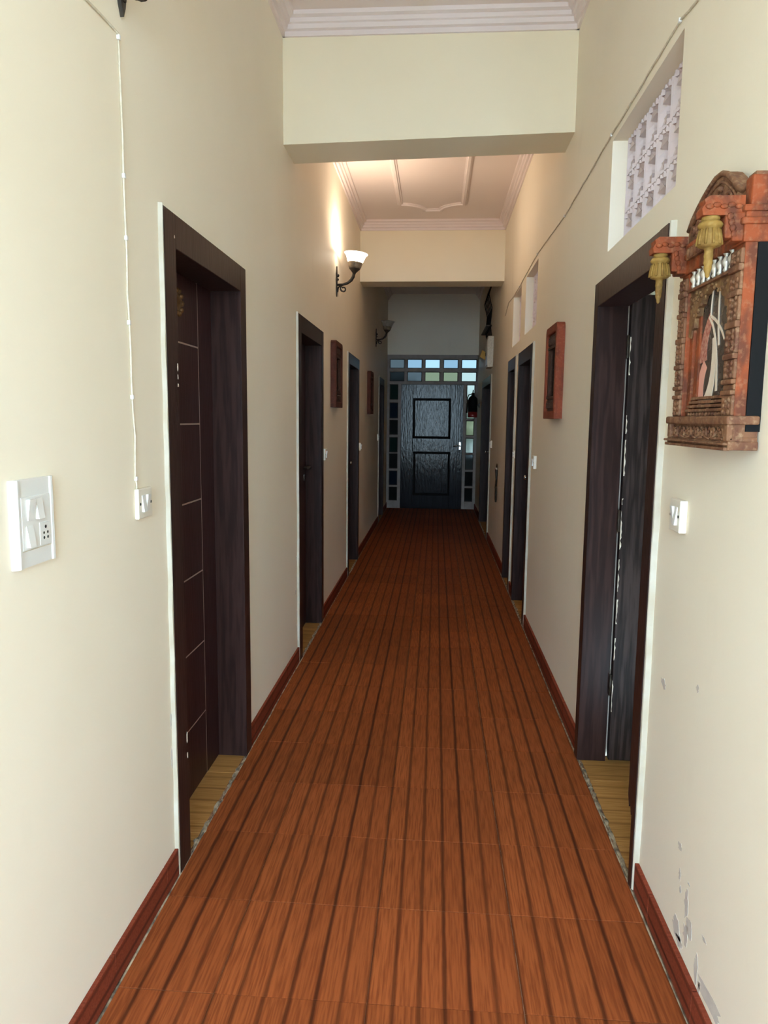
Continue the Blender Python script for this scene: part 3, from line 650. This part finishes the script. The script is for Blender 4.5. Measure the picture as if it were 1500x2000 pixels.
# ------------------------------------------------------------------ switch plates and cables
def rocker(parent, c, w, h, sg, up):
    """wedge rocker: proud at one end"""
    x = c[0]; a, b = (0.0075, 0.0015) if up else (0.0015, 0.0075)
    vs = [(x, c[1] - w / 2, c[2] - h / 2), (x, c[1] + w / 2, c[2] - h / 2), (x, c[1] + w / 2, c[2] + h / 2), (x, c[1] - w / 2, c[2] + h / 2)]
    vs += [(x + sg * a, c[1] - w / 2, c[2] - h / 2), (x + sg * a, c[1] + w / 2, c[2] - h / 2), (x + sg * b, c[1] + w / 2, c[2] + h / 2), (x + sg * b, c[1] - w / 2, c[2] + h / 2)]
    return MB().add(vs, [(0, 1, 2, 3), (4, 5, 6, 7), (0, 1, 5, 4), (1, 2, 6, 5), (2, 3, 7, 6), (3, 0, 4, 7)]).build('rocker', 'white_plastic', parent)
def small_switch(side, y, z, w, h, label, pm='cream_plastic', dp=0.02):
    sg = 1 if side == 'L' else -1
    e = empty('switch_plate', ((WL if side == 'L' else WR), y, z)); tag(e, label, 'switch', 'small switch plates')
    MB().box((0, -w / 2, -h / 2), (sg * dp, w / 2, h / 2), 0.003).build('plate', pm, e)
    for k, u in enumerate((-0.17, 0.13)): rocker(e, (sg * dp, u * w, 0.0), w * 0.2, h * 0.55, sg, k == 0)
    for u in (-0.38, 0.38): MB().lathe([(0.004, 0), (0.004, 0.001), (0, 0.0012)], (sg * dp, u * w, 0.0), (sg, 0, 0), 10).build('screw', 'hole', e)
    return e
small_switch('L', 1.920, 1.216, 0.094, 0.082, 'small switch plate hanging from a cable on the near left wall', dp=0.012)
small_switch('R', 1.955, 1.205, 0.082, 0.086, 'small switch plate under the large carved frame', dp=0.020)
small_switch('L', 5.165, 1.195, 0.10, 0.082, 'small switch plate just past the second left door')
small_switch('L', 7.60, 1.16, 0.09, 0.085, 'small switch plate past the left door with the round knob')
small_switch('L', 9.93, 1.20, 0.09, 0.085, 'small switch plate before the last left doorway')
small_switch('R', 4.81, 1.18, 0.09, 0.085, 'small switch plate before the second door on the right')
small_switch('R', 6.00, 1.175, 0.06, 0.065, 'small switch plate between the two close dark doors on the right')
small_switch('R', 8.60, 1.17, 0.09, 0.085, 'small switch plate before the far right doorway')
# large modular plate
e = empty('switch_board', (WL, 1.375, 1.241)); tag(e, 'large white switch and socket plate on the near left wall', 'switch')
w, h = 0.148, 0.172
mb = MB(); pr = [(-w / 2, 0.0), (-w / 2, 0.005), (-w / 2 + 0.004, 0.010), (-w / 2 + 0.011, 0.0135), (-w / 2 + 0.018, 0.013), (-w / 2 + 0.020, 0.010), (w / 2 - 0.020, 0.010), (w / 2 - 0.018, 0.013), (w / 2 - 0.011, 0.0135), (w / 2 - 0.004, 0.010), (w / 2, 0.005), (w / 2, 0.0)]
mb.prism(pr, lambda u, v, t: (v, u, t), -h / 2, h / 2); mb.build('plate', 'white_plastic', e)
MB().box((0.009, -w / 2 + 0.022, -0.052), (0.0125, w / 2 - 0.022, 0.052), 0.001).build('inner_frame', 'white_plastic', e)
MB().box((0.0095, -w / 2 + 0.020, -0.0545), (0.0108, w / 2 - 0.020, -0.0532)).build('seam', 'cable', e)
for (yy, zz, up) in ((-0.022, 0.026, False), (0.008, 0.026, True), (-0.028, -0.026, True)): rocker(e, (0.0125, yy, zz), 0.022, 0.042, 1, up)
MB().box((0.0120, 0.008, -0.050), (0.0135, 0.050, -0.004), 0.001).build('socket_face', 'white_plastic', e)
for (yy, zz, rr) in ((0.029, -0.014, 0.0034), (0.022, -0.026, 0.0028), (0.036, -0.026, 0.0028), (0.022, -0.036, 0.0030), (0.036, -0.036, 0.0030)):
    MB().lathe([(rr, 0), (rr, 0.0006), (0, 0.0007)], (0.0135, yy, zz), (1, 0, 0), 10).build('socket_hole', 'hole', e)
def cable(name, pts, r, label, clips, sg):
    xw = WL if sg > 0 else WR
    e = empty(name, (xw, pts[0][0], pts[0][1])); tag(e, label, 'cable')
    P = []
    for (a, b) in zip(pts[:-1], pts[1:]):
        n = max(2, int(math.dist(a, b) / 0.06))
        for i in range(n): P.append((sg * (r + random.uniform(0, 0.0015)), a[0] + (b[0] - a[0]) * i / n - pts[0][0] + random.uniform(-.0012, .0012), a[1] + (b[1] - a[1]) * i / n - pts[0][1] + random.uniform(-.0015, .0015)))
    P.append((sg * r, pts[-1][0] - pts[0][0], pts[-1][1] - pts[0][1]))
    MB().tube(P, r, 8).build('wire', 'cable', e)
    for (cy, cz) in clips: MB().box((0, cy - pts[0][0] - 0.005, cz - pts[0][1] - 0.006), (sg * (2 * r + 0.003), cy - pts[0][0] + 0.005, cz - pts[0][1] + 0.006), 0.002).build('clip', 'white_plastic', e)
cable('wall_cable', [(1.30, 2.372), (1.70, 2.372), (1.862, 2.382), (1.866, 2.222), (1.865, 2.047), (1.868, 1.867), (1.866, 1.76), (1.872, 1.677), (1.874, 1.481), (1.882, 1.40), (1.878, 1.286), (1.885, 1.257)], 0.0028, 'thin cable running down to the small switch on the near left wall',
      [(1.862, 2.372), (1.866, 2.05), (1.868, 1.90), (1.868, 1.69), (1.873, 1.50), (1.880, 1.285)], 1)
cable('wall_cable', [(1.20, 2.535), (2.08, 2.528), (2.20, 2.550), (3.0, 2.541), (4.02, 2.515), (5.07, 2.551), (6.12, 2.523), (6.61, 2.52), (7.0, 2.535), (7.30, 2.46)], 0.0030, 'thin cable running along the right wall above the ventilators',
      [(2.21, 2.550), (3.0, 2.541), (4.02, 2.515), (5.07, 2.551), (6.12, 2.523)], -1)

# ------------------------------------------------------------------ the large carved jharokha frame, near right
def jharokha():
    y0, z0 = 1.715, 1.391
    root = empty('carved_wall_ornament', (WR, y0, z0)); tag(root, 'large carved red wooden window frame with hanging gilt pendants, near right wall', 'wall ornament')
    ofs = WR - XR
    X = lambda v: (-(v[1] + ofs), v[0] - y0, v[2] - z0)      # local (s along wall, d out from wall, z)
    def B(mb, s0, s1, d0, d1, a, b, ch=0.002): return mb.box((s0, d0, a), (s1, d1, b), ch)
    def put(mb, name, mt, parent=None): return mb.build(name, mt, parent or root, xf=X)
    SN, SF = 1.530, 1.905
    put(B(MB(), SN - 0.002, SF, -0.013, 0.016, 1.432, 1.90, 0.001), 'backing_board', 'black')
    # posts: painted side, carved banded front
    def post(s0, s1):
        p = put(B(MB(), s0, s1, 0.016, 0.040, 1.462, 1.805, 0.002), 'post', 'red_paint')
        mb = MB(); z = 1.464; k = 0
        seq = [0.042, 0.010, 0.012, 0.010, 0.040, 0.012, 0.050, 0.014, 0.048, 0.012, 0.036, 0.014, 0.030]
        for i, hh in enumerate(seq):
            out = [0.046, 0.050, 0.044, 0.050, 0.046, 0.050, 0.047, 0.050, 0.046, 0.050, 0.046, 0.050, 0.047][i]
            B(mb, s0 + 0.001, s1 - 0.001, 0.038, out, z, z + hh, 0.003)
            if hh > 0.028:      # carved leaf lumps on the longer bands
                for q in range(int(hh / 0.012)):
                    for sgn in (-1, 1): mb.ball(((s0 + s1) / 2 + sgn * (s1 - s0) * 0.24, out - 0.001, z + 0.008 + q * 0.012), 0.0062, 8, (1.2, 0.7, 1.0))
                    mb.ball(((s0 + s1) / 2, out, z + 0.006 + q * 0.012), 0.004, 8)
            z += hh
        put(mb, 'carved_face', 'brown_carving', p)
    post(SN, 1.588); post(1.850, SF - 0.005)
    # inner frame (second order) behind the posts
    put(B(MB(), 1.588, 1.606, 0.016, 0.030, 1.462, 1.80), 'inner_jamb', 'red_paint'); put(B(MB(), 1.826, 1.850, 0.016, 0.030, 1.462, 1.80), 'inner_jamb', 'red_paint')
    put(B(MB(), 1.800, 1.826, 0.016, 0.024, 1.47, 1.70), 'inner_jamb', 'red_paint')
    # picture panel with painted flower stems
    put(B(MB(), 1.600, 1.800, 0.0155, 0.019, 1.49, 1.77, 0), 'picture_panel', 'dark_print')
    def flat(poly, mt, d=0.0195): 
        mb = MB(); mb.prism(poly, lambda u, v, t: (u, t, v), 0.018, d); return put(mb, 'painted_motif', mt)
    def band(pts, w0, w1):
        L = []; R = []
        for i, (a, b) in enumerate(pts):
            p = pts[max(0, i - 1)]; q = pts[min(len(pts) - 1, i + 1)]; dx, dz = q[0] - p[0], q[1] - p[1]; l = math.hypot(dx, dz) or 1; w = (w0 + (w1 - w0) * i / (len(pts) - 1)) / 2
            L.append((a - dz / l * w, b + dx / l * w)); R.append((a + dz / l * w, b - dx / l * w))
        return L + R[::-1]
    flat(band(bez((1.79, 1.49), (1.80, 1.55), (1.765, 1.585)), 0.05, 0.028), 'print_pink')
    flat(band(bez((1.75, 1.49), (1.70, 1.54), (1.725, 1.64), 10), 0.045, 0.012), 'print_cream', 0.0197)
    flat(band(bez((1.78, 1.59), (1.79, 1.64), (1.745, 1.69), 10), 0.045, 0.028), 'print_red', 0.0200)
    flat(band(bez((1.76, 1.69), (1.70, 1.66), (1.69, 1.52), 12), 0.006, 0.010), 'print_cream', 0.0203)
    flat(band(bez((1.745, 1.69), (1.69, 1.67), (1.66, 1.63), 8), 0.007, 0.005), 'print_cream', 0.0206)
    flat(band(bez((1.70, 1.77), (1.71, 1.70), (1.69, 1.62), 8), 0.004, 0.006), 'print_cream', 0.0209)
    flat(band(bez((1.735, 1.775), (1.75, 1.73), (1.748, 1.69), 8), 0.003, 0.003), 'print_cream', 0.0212)
    # stepped sill with grooves
    for i in range(4): put(B(MB(), 1.588, 1.826, 0.016, 0.040 - i * 0.004, 1.474 + i * 0.0095, 1.481 + i * 0.0095, 0.0015), 'sill_step', 'brown_carving')
    mb = MB(); B(mb, 1.588, 1.830, 0.016, 0.034, 1.461, 1.475, 0.001)
    for k in range(12): mb.ball((1.598 + k * 0.019, 0.036, 1.468), 0.007, 8, (1.2, 0.6, 0.8))
    put(mb, 'sill_carving', 'brown_carving')
    # base: moulded block with carved front panel
    bs0, bs1 = 1.524, 1.915
    base = put(B(B(B(B(MB(), bs0, bs1, -0.010, 0.050, 1.394, 1.412, 0.002), bs0 + .004, bs1 - .004, -0.010, 0.046, 1.410, 1.420, 0.002), bs0 + .006, bs1 - .006, -0.010, 0.039, 1.410, 1.448, 0.001), bs0 - 0.002, bs1 + 0.002, -0.010, 0.056, 1.446, 1.464, 0.004), 'base', 'brown_carving')
    mb = MB()
    for s in (bs0 + 0.014, bs1 - 0.014): B(mb, s - 0.010, s + 0.010, 0.038, 0.052, 1.412, 1.448, 0.003)
    B(mb, bs0 + 0.004, bs1 - 0.004, 0.043, 0.057, 1.393, 1.400, 0.002); B(mb, bs0 + 0.002, bs1 - 0.002, 0.043, 0.060, 1.404, 1.409, 0.002)
    put(mb, 'base_moulding', 'brown_carving', base)
    mb = MB()
    for k in range(7):           # leaf scrolls between rosettes
        cs = bs0 + 0.052 + k * 0.048; fl_ = 1 if k % 2 else -1
        pts = spiral((cs, 1.4295), 0.0135, 0.003, math.pi * (k % 2), 1.35, 16, fl_)
        mb.tube([(u, 0.043, v) for u, v in pts], [0.0050 - 0.0024 * i / 16 for i in range(17)], 6)
        mb.ball((cs, 0.046, 1.4295), 0.004, 8)
        for a in range(5): t = a * 1.2566; mb.ball((cs + 0.024 + 0.0085 * math.cos(t), 0.042, 1.4295 + 0.0085 * math.sin(t)), 0.0048, 6, (1, .6, 1))
    for k in range(9): mb.tube([(bs0 + 0.03 + k * 0.041, 0.045, 1.414 + 0.004 * (k % 2)), (bs0 + 0.05 + k * 0.041, 0.048, 1.418 - 0.003 * (k % 2)), (bs0 + 0.071 + k * 0.041, 0.045, 1.414 + 0.004 * ((k + 1) % 2))], 0.0028, 6)
    put(mb, 'carved_scrolls', 'brown_carving', base)
    # entablature: stacked mouldings over the posts
    ent = put(B(B(B(B(MB(), SN - 0.004, SF + 0.003, -0.010, 0.046, 1.803, 1.838, 0.003), SN - 0.008, SF + 0.006, -0.010, 0.052, 1.836, 1.850, 0.004), SN - 0.004, SF + 0.003, -0.010, 0.044, 1.848, 1.862, 0.003), SN - 0.008, SF + 0.006, -0.010, 0.050, 1.860, 1.874, 0.005), 'entablature', 'red_paint')
    mb = MB()
    B(mb, 1.60, 1.842, 0.042, 0.054, 1.832, 1.860, 0.002)
    for k in range(11): mb.ball((1.612 + k * 0.021, 0.054, 1.845), 0.009, 8, (0.9, 0.6, 1.3))
    put(mb, 'carved_frieze', 'brown_carving', ent)
    # crest
    cp = [(1.528, 1.870), (1.528, 1.936), (1.562, 1.936), (1.568, 1.924), (1.590, 1.922), (1.612, 1.934), (1.640, 1.957), (1.675, 1.980), (1.705, 1.991), (1.74, 1.992), (1.775, 1.984), (1.81, 1.972), (1.845, 1.957), (1.88, 1.938), (1.905, 1.918), (1.905, 1.870)]
    mb = MB(); mb.prism(cp, lambda u, v, t: (u, t, v), 0.000, 0.030); crest = put(mb, 'crest', 'brown_carving')
    mb = MB(); B(mb, 1.526, 1.563, 0.002, 0.036, 1.870, 1.931, 0.005); put(mb, 'corner_block', 'red_paint')
    mb = MB()
    rim = [(u, 0.030, v - 0.004) for u, v in cp[3:15]]; mb.tube(rim, 0.0065, 8)
    rim2 = [(u, 0.031, v - 0.022) for u, v in cp[5:14]]; mb.tube(rim2, 0.0035, 6)
    for (c, r, a, f) in (((1.655, 1.915), 0.022, 0.5, 1), ((1.715, 1.935), 0.024, 2.4, -1), ((1.775, 1.925), 0.022, 0.2, 1), ((1.83, 1.905), 0.018, 2.6, -1), ((1.60, 1.900), 0.014, 1.0, 1), ((1.69, 1.895), 0.013, 2.0, -1), ((1.745, 1.895), 0.013, 1.0, 1), ((1.80, 1.89), 0.011, 0.0, -1), ((1.868, 1.905), 0.011, 0.0, 1)):
        pts = spiral(c, r, 0.003, a, 1.4, 18, f); mb.tube([(u, 0.031, v) for u, v in pts], [0.006 - 0.003 * i / 18 for i in range(19)], 6)
    for k in range(26): s = random.uniform(1.58, 1.89); mb.ball((s, 0.030, random.uniform(1.878, 1.925 - 0.3 * abs(s - 1.73))), random.uniform(0.005, 0.009), 7, (1.3, 0.7, 0.8))
    put(mb, 'crest_carving', 'brown_carving', crest)
    # two bracket arms with hanging gilt pendants
    for (s0, s1) in ((1.535, 1.572), (1.862, 1.900)):
        sm = (s0 + s1) / 2
        br = put(B(B(MB(), s0 - 0.002, s1 + 0.002, 0.040, 0.066, 1.806, 1.862, 0.003), s0, s1, 0.060, 0.080, 1.812, 1.858, 0.004), 'bracket_corbel', 'red_paint')
        mb = MB(); mb.prism([(0.044, 1.856), (0.124, 1.856), (0.126, 1.868), (0.120, 1.878), (0.122, 1.886), (0.112, 1.893), (0.044, 1.893)], lambda u, v, t: (t, u, v), s0, s1); put(mb, 'bracket_arm', 'red_paint')
        mb = MB()
        for q in range(5): mb.ball((s0 - 0.001, 0.056 + q * 0.014, 1.872 + 0.003 * (q % 2)), 0.007, 8, (0.5, 1.2, 0.8))
        for q in range(4): mb.ball((s0 - 0.001, 0.062 + 0.003 * q, 1.82 + q * 0.011), 0.007, 8, (0.5, 1, 1.1))
        put(mb, 'bracket_carving', 'red_paint', br)
        prof = [(0.0, 1.857), (0.017, 1.857), (0.018, 1.851), (0.013, 1.848), (0.021, 1.846), (0.0245, 1.840), (0.022, 1.835), (0.017, 1.832), (0.0195, 1.826), (0.021, 1.815), (0.0225, 1.806), (0.0225, 1.800), (0.014, 1.797), (0.009, 1.795), (0.0085, 1.787), (0.0095, 1.782), (0.0085, 1.778), (0.0085, 1.772), (0.009, 1.768), (0.0075, 1.764), (0.0075, 1.756), (0.005, 1.748), (0.0045, 1.742), (0, 1.738)]
        if s0 > 1.7: prof = [(r * 0.95, h) for r, h in prof]
        mb = MB(); mb.lathe(prof, (sm, 0.102, 0), (0, 0, 1), 20)
        for k in range(10): t = 2 * math.pi * k / 10; mb.tube([(sm + 0.018 * math.cos(t), 0.102 + 0.018 * math.sin(t), 1.832), (sm + 0.022 * math.cos(t), 0.102 + 0.022 * math.sin(t), 1.815), (sm + 0.0232 * math.cos(t), 0.102 + 0.0232 * math.sin(t), 1.802)], 0.003, 5)
        put(mb, 'pendant', 'gilt')
    # gallery of silver balusters, its rail, and the cusped arch below
    put(B(MB(), 1.588, 1.850, 0.016, 0.043, 1.758, 1.764, 0.001), 'gallery_rail', 'brown_carving')
    bead = [(0, 0), (0.0035, 0.001), (0.0045, 0.005), (0.003, 0.009), (0.0062, 0.014), (0.0068, 0.019), (0.0035, 0.024), (0.003, 0.027), (0.0056, 0.031), (0.005, 0.036), (0.003, 0.041), (0, 0.043)]
    bm_ = MB().lathe([(r * 1.35, h * 1.28) for r, h in bead], (0, 0, 0), (0, 0, 1), 12).mesh('baluster', 'silver_bead')
    for row, dd in ((0, 0.037), (1, 0.024)):  # second row stands in for the front row's mirror reflection
        for k in range(8):
            s = 1.600 + k * 0.032 + row * 0.014; link('baluster', bm_, root, X((s, dd, 1.764)))
    put(B(MB(), 1.588, 1.850, 0.0155, 0.0175, 1.772, 1.82, 0), 'gallery_back', 'black')
    arch = [(1.588, 1.772), (1.588, 1.655), (1.602, 1.650), (1.606, 1.668), (1.618, 1.672), (1.620, 1.694), (1.634, 1.698), (1.638, 1.716), (1.654, 1.722), (1.664, 1.738), (1.684, 1.742), (1.70, 1.752), (1.716, 1.754), (1.732, 1.752), (1.748, 1.742), (1.768, 1.738), (1.778, 1.722), (1.794, 1.716), (1.798, 1.698), (1.812, 1.694), (1.814, 1.672), (1.828, 1.668), (1.834, 1.650), (1.850, 1.655), (1.850, 1.772)]
    mb = MB(); mb.prism(arch, lambda u, v, t: (u, t, v), 0.020, 0.034)
    for k in range(46):
        s = random.uniform(1.592, 1.846); zmin = 1.66 + max(0, 0.10 - abs(s - 1.718) * 0.80)
        mb.ball((s, 0.034, random.uniform(zmin, 1.768)), random.uniform(0.004, 0.007), 7, (1.2, 0.6, 0.9))
    put(mb, 'cusped_arch', 'gilt_brown')
    return root
old_paint('gilt_brown', (0.19, 0.10, 0.045), (0.11, 0.05, 0.025), (0.34, 0.24, 0.11), 0.42, 0.62)
jharokha()

# ------------------------------------------------------------------ the smaller carved frames
def small_frame(side, yn, yf, z0, z1, label, light):
    sg = 1 if side == 'L' else -1; xw = WL if side == 'L' else WR
    root = empty('wall_mirror', (xw, (yn + yf) / 2, (z0 + z1) / 2)); tag(root, label, 'mirror', 'smaller carved wall mirrors')
    w, h = (yf - yn) / 2, (z1 - z0) / 2; d = 0.043; ofs = 0.0
    P = lambda s, dd, z: (sg * dd, s, z)
    r = 0.035
    def rr(w, h, r, n=6): 
        pts = [(-w, -h), (w, -h)]
        pts += [(w - r + r * math.cos(t), h - r + r * math.sin(t)) for t in [math.pi / 2 * i / n for i in range(n + 1)]]
        pts += [(-w + r + r * math.cos(t), h - r + r * math.sin(t)) for t in [math.pi / 2 + math.pi / 2 * i / n for i in range(n + 1)]]
        return pts
    o_, i_ = rr(w, h, r), rr(w - 0.042, h - 0.042, 0.012); n = len(o_); mb = MB(); vs = []; fs = []
    for ring, dd in ((o_, 0.0), (o_, d - 0.004), ([(u * 0.985, v * 0.99) for u, v in o_], d), ([(u * 1.03, v * 1.02) for u, v in i_], d), (i_, d - 0.006), (i_, 0.0)): vs += [P(u, dd, v) for u, v in ring]
    for a in range(5):
        for k in range(n): k2 = (k + 1) % n; fs.append((a * n + k, a * n + k2, (a + 1) * n + k2, (a + 1) * n + k))
    for k in range(n): k2 = (k + 1) % n; fs.append((5 * n + k, 5 * n + k2, k2, k))
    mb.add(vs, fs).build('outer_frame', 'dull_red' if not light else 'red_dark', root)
    MB().box(P(-w + 0.03, 0.002, -h + 0.03), P(w - 0.03, 0.010, h - 0.03)).build('backing_board', 'black', root)
    iw = w - 0.042
    for nm, a, b, kk in (('top_band', h - 0.115, h - 0.042, 1), ('bottom_band', -h + 0.042, -h + 0.115, -1)):
        mb = MB(); mb.box(P(-iw, 0.010, a), P(iw, 0.028, b), 0.002)
        for q in range(8): mb.lathe([(0.004, 0), (0.008, 0.008), (0.005, 0.016), (0.009, 0.026), (0.005, 0.036), (0.007, 0.044)], P(-iw + 0.02 + q * (2 * iw - 0.04) / 7, 0.030, a + 0.014), (0, 0, 1), 8)
        e0 = a if kk > 0 else b
        mb.box(P(-iw, 0.010, e0 - 0.007), P(iw, 0.036, e0 + 0.007), 0.002); mb.build(nm, 'dark_carving', root)
    for s in (-1, 1):
        MB().box(P(s * iw, 0.010, -h + 0.115), P(s * (iw - 0.032), 0.032, h - 0.115), 0.003).build('inner_jamb', 'dark_carving', root)
        mb = MB(); c = P(s * (iw - 0.055), 0.022, -h + 0.122); L = 2 * h - 0.245
        mb.lathe([(0.012, 0), (0.012, 0.02), (0.007, 0.03), (0.008, L * 0.5), (0.007, L - 0.03), (0.012, L - 0.02), (0.012, L)], c, (0, 0, 1), 12); mb.build('colonnette', 'dark_carving', root)
    MB().box(P(-iw + 0.03, 0.010, -h + 0.118), P(iw - 0.03, 0.013, h - 0.118)).build('glass', 'mirror', root)
    return root
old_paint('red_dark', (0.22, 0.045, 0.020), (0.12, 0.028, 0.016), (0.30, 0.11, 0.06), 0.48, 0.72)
small_frame('R', 3.876, 4.252, 1.461, 1.960, 'red edged carved mirror frame on the right wall before the paired doors', True)
small_frame('L', 5.50, 5.885, 1.535, 2.035, 'dark red carved mirror frame on the left wall below the lit lamp', False)
small_frame('L', 8.42, 8.80, 1.505, 2.00, 'dark carved mirror frame in the unlit far bay on the left wall', False)

# ------------------------------------------------------------------ things in the dark far end, right side
# fire extinguisher on the wall bracket
e = empty('fire_extinguisher', (0.548, 11.2, 1.487)); tag(e, 'dark fire extinguisher with red foot hung by the right-hand end panes', 'extinguisher')
MB().lathe([(0.068, 0), (0.072, 0.006), (0.072, 0.085)], (0, 0, 0), seg=24).build('foot_band', 'ext_red', e)
MB().lathe([(0.072, 0.085), (0.072, 0.25), (0.066, 0.285), (0.048, 0.31), (0.026, 0.325), (0.024, 0.34)], (0, 0, 0), seg=24).build('cylinder', 'black', e)
mb = MB(); mb.lathe([(0.020, 0.338), (0.022, 0.345), (0.022, 0.365), (0.012, 0.372)], (0, 0, 0), seg=16); mb.build('valve', 'iron', e)
mb = MB(); mb.tube([(0, 0.012, 0.366), (0.0, -0.03, 0.388), (0.0, -0.085, 0.405)], 0.009, 8); mb.tube([(0, 0.01, 0.35), (0, -0.04, 0.352), (0.0, -0.085, 0.345)], 0.008, 8); mb.tube([(0, 0, 0.37), (0, 0, 0.41)], [0.010, 0.004], 8); mb.build('handle', 'black', e)
MB().tube([(-0.02, 0, 0.352), (-0.062, -0.01, 0.34), (-0.084, -0.01, 0.29), (-0.080, 0, 0.17), (-0.088, 0, 0.07)], [0.008, 0.008, 0.008, 0.008, 0.013], 8).build('hose', 'black', e)
MB().box((0.0, 0.066, 0.17), (0.105, 0.080, 0.20), 0.002).box((0.088, -0.02, 0.15), (0.107, 0.09, 0.22), 0.002).build('wall_bracket', 'iron', e)
# white distribution box with dark cables above
e = empty('distribution_box', (WR, 8.92, 2.07)); tag(e, 'narrow white electrical box on the right wall over the far doorway', 'electrical box')
MB().box((-0.067, -0.17, 0.0), (0, 0.17, 0.36), 0.004).build('case', 'cable', e)
MB().box((-0.071, -0.15, 0.03), (-0.066, 0.15, 0.33), 0.002).build('cover', 'cream_plastic', e)
MB().box((-0.075, 0.10, 0.15), (-0.070, 0.13, 0.19), 0.001).build('latch', 'black', e)
e = empty('cable_bundle', (WR, 9.2, 2.43)); tag(e, 'loose dark cables looping above the white electrical box', 'cable')
for k in range(6):
    yy = -0.25 + k * 0.16
    MB().tube([(-0.012, yy, 0.0), (-0.03, yy + 0.03, 0.16), (-0.02, yy - 0.04, 0.34), (-0.05, yy + 0.10, 0.52), (-0.012, yy + 0.02, 0.66)], 0.006, 6).build('wire', 'black', e)
mb = MB().box((-0.07, -0.10, 0.155), (-0.001, 0.9, 0.170), 0.003); mb.build('cable_tray', 'iron', e)
# yellow tag box
e = empty('notice_tag', (WR, 10.2, 2.33)); tag(e, 'tilted yellow card fixed to the right wall beside the upper end panes', 'sign')
mb = MB().prism([(-0.075, -0.02), (-0.045, 0.072), (0.0, 0.045), (0.0, -0.068)], lambda u, v, t: (u, t, v), -0.004, 0.004); mb.build('card', 'yellow', e)
MB().box((-0.012, 0.004, -0.06), (0.0, 0.05, 0.06), 0.002).build('clip', 'black', e)
# dark wall hanging low on the right wall
e = empty('wall_hanging', (WR, 7.66, 0.60)); tag(e, 'narrow dark metal hanging low on the right wall past the narrow door', 'ornament')
MB().tube([(-0.010, 0, 0.40), (-0.014, 0.01, 0.33), (-0.014, -0.01, 0.24), (-0.016, 0.015, 0.14)], [0.004, 0.016, 0.010, 0.012], 8).build('chain', 'iron', e)
MB().ball((-0.018, 0, 0.345), 0.018, 10).build('boss', 'steel', e)
mb = MB(); ring = [(-0.014, 0.035 * math.cos(t), 0.075 + 0.075 * math.sin(t)) for t in [2 * math.pi * i / 20 for i in range(20)]]; mb.tube(ring, 0.010, 8, closed=True).build('ring', 'iron', e)
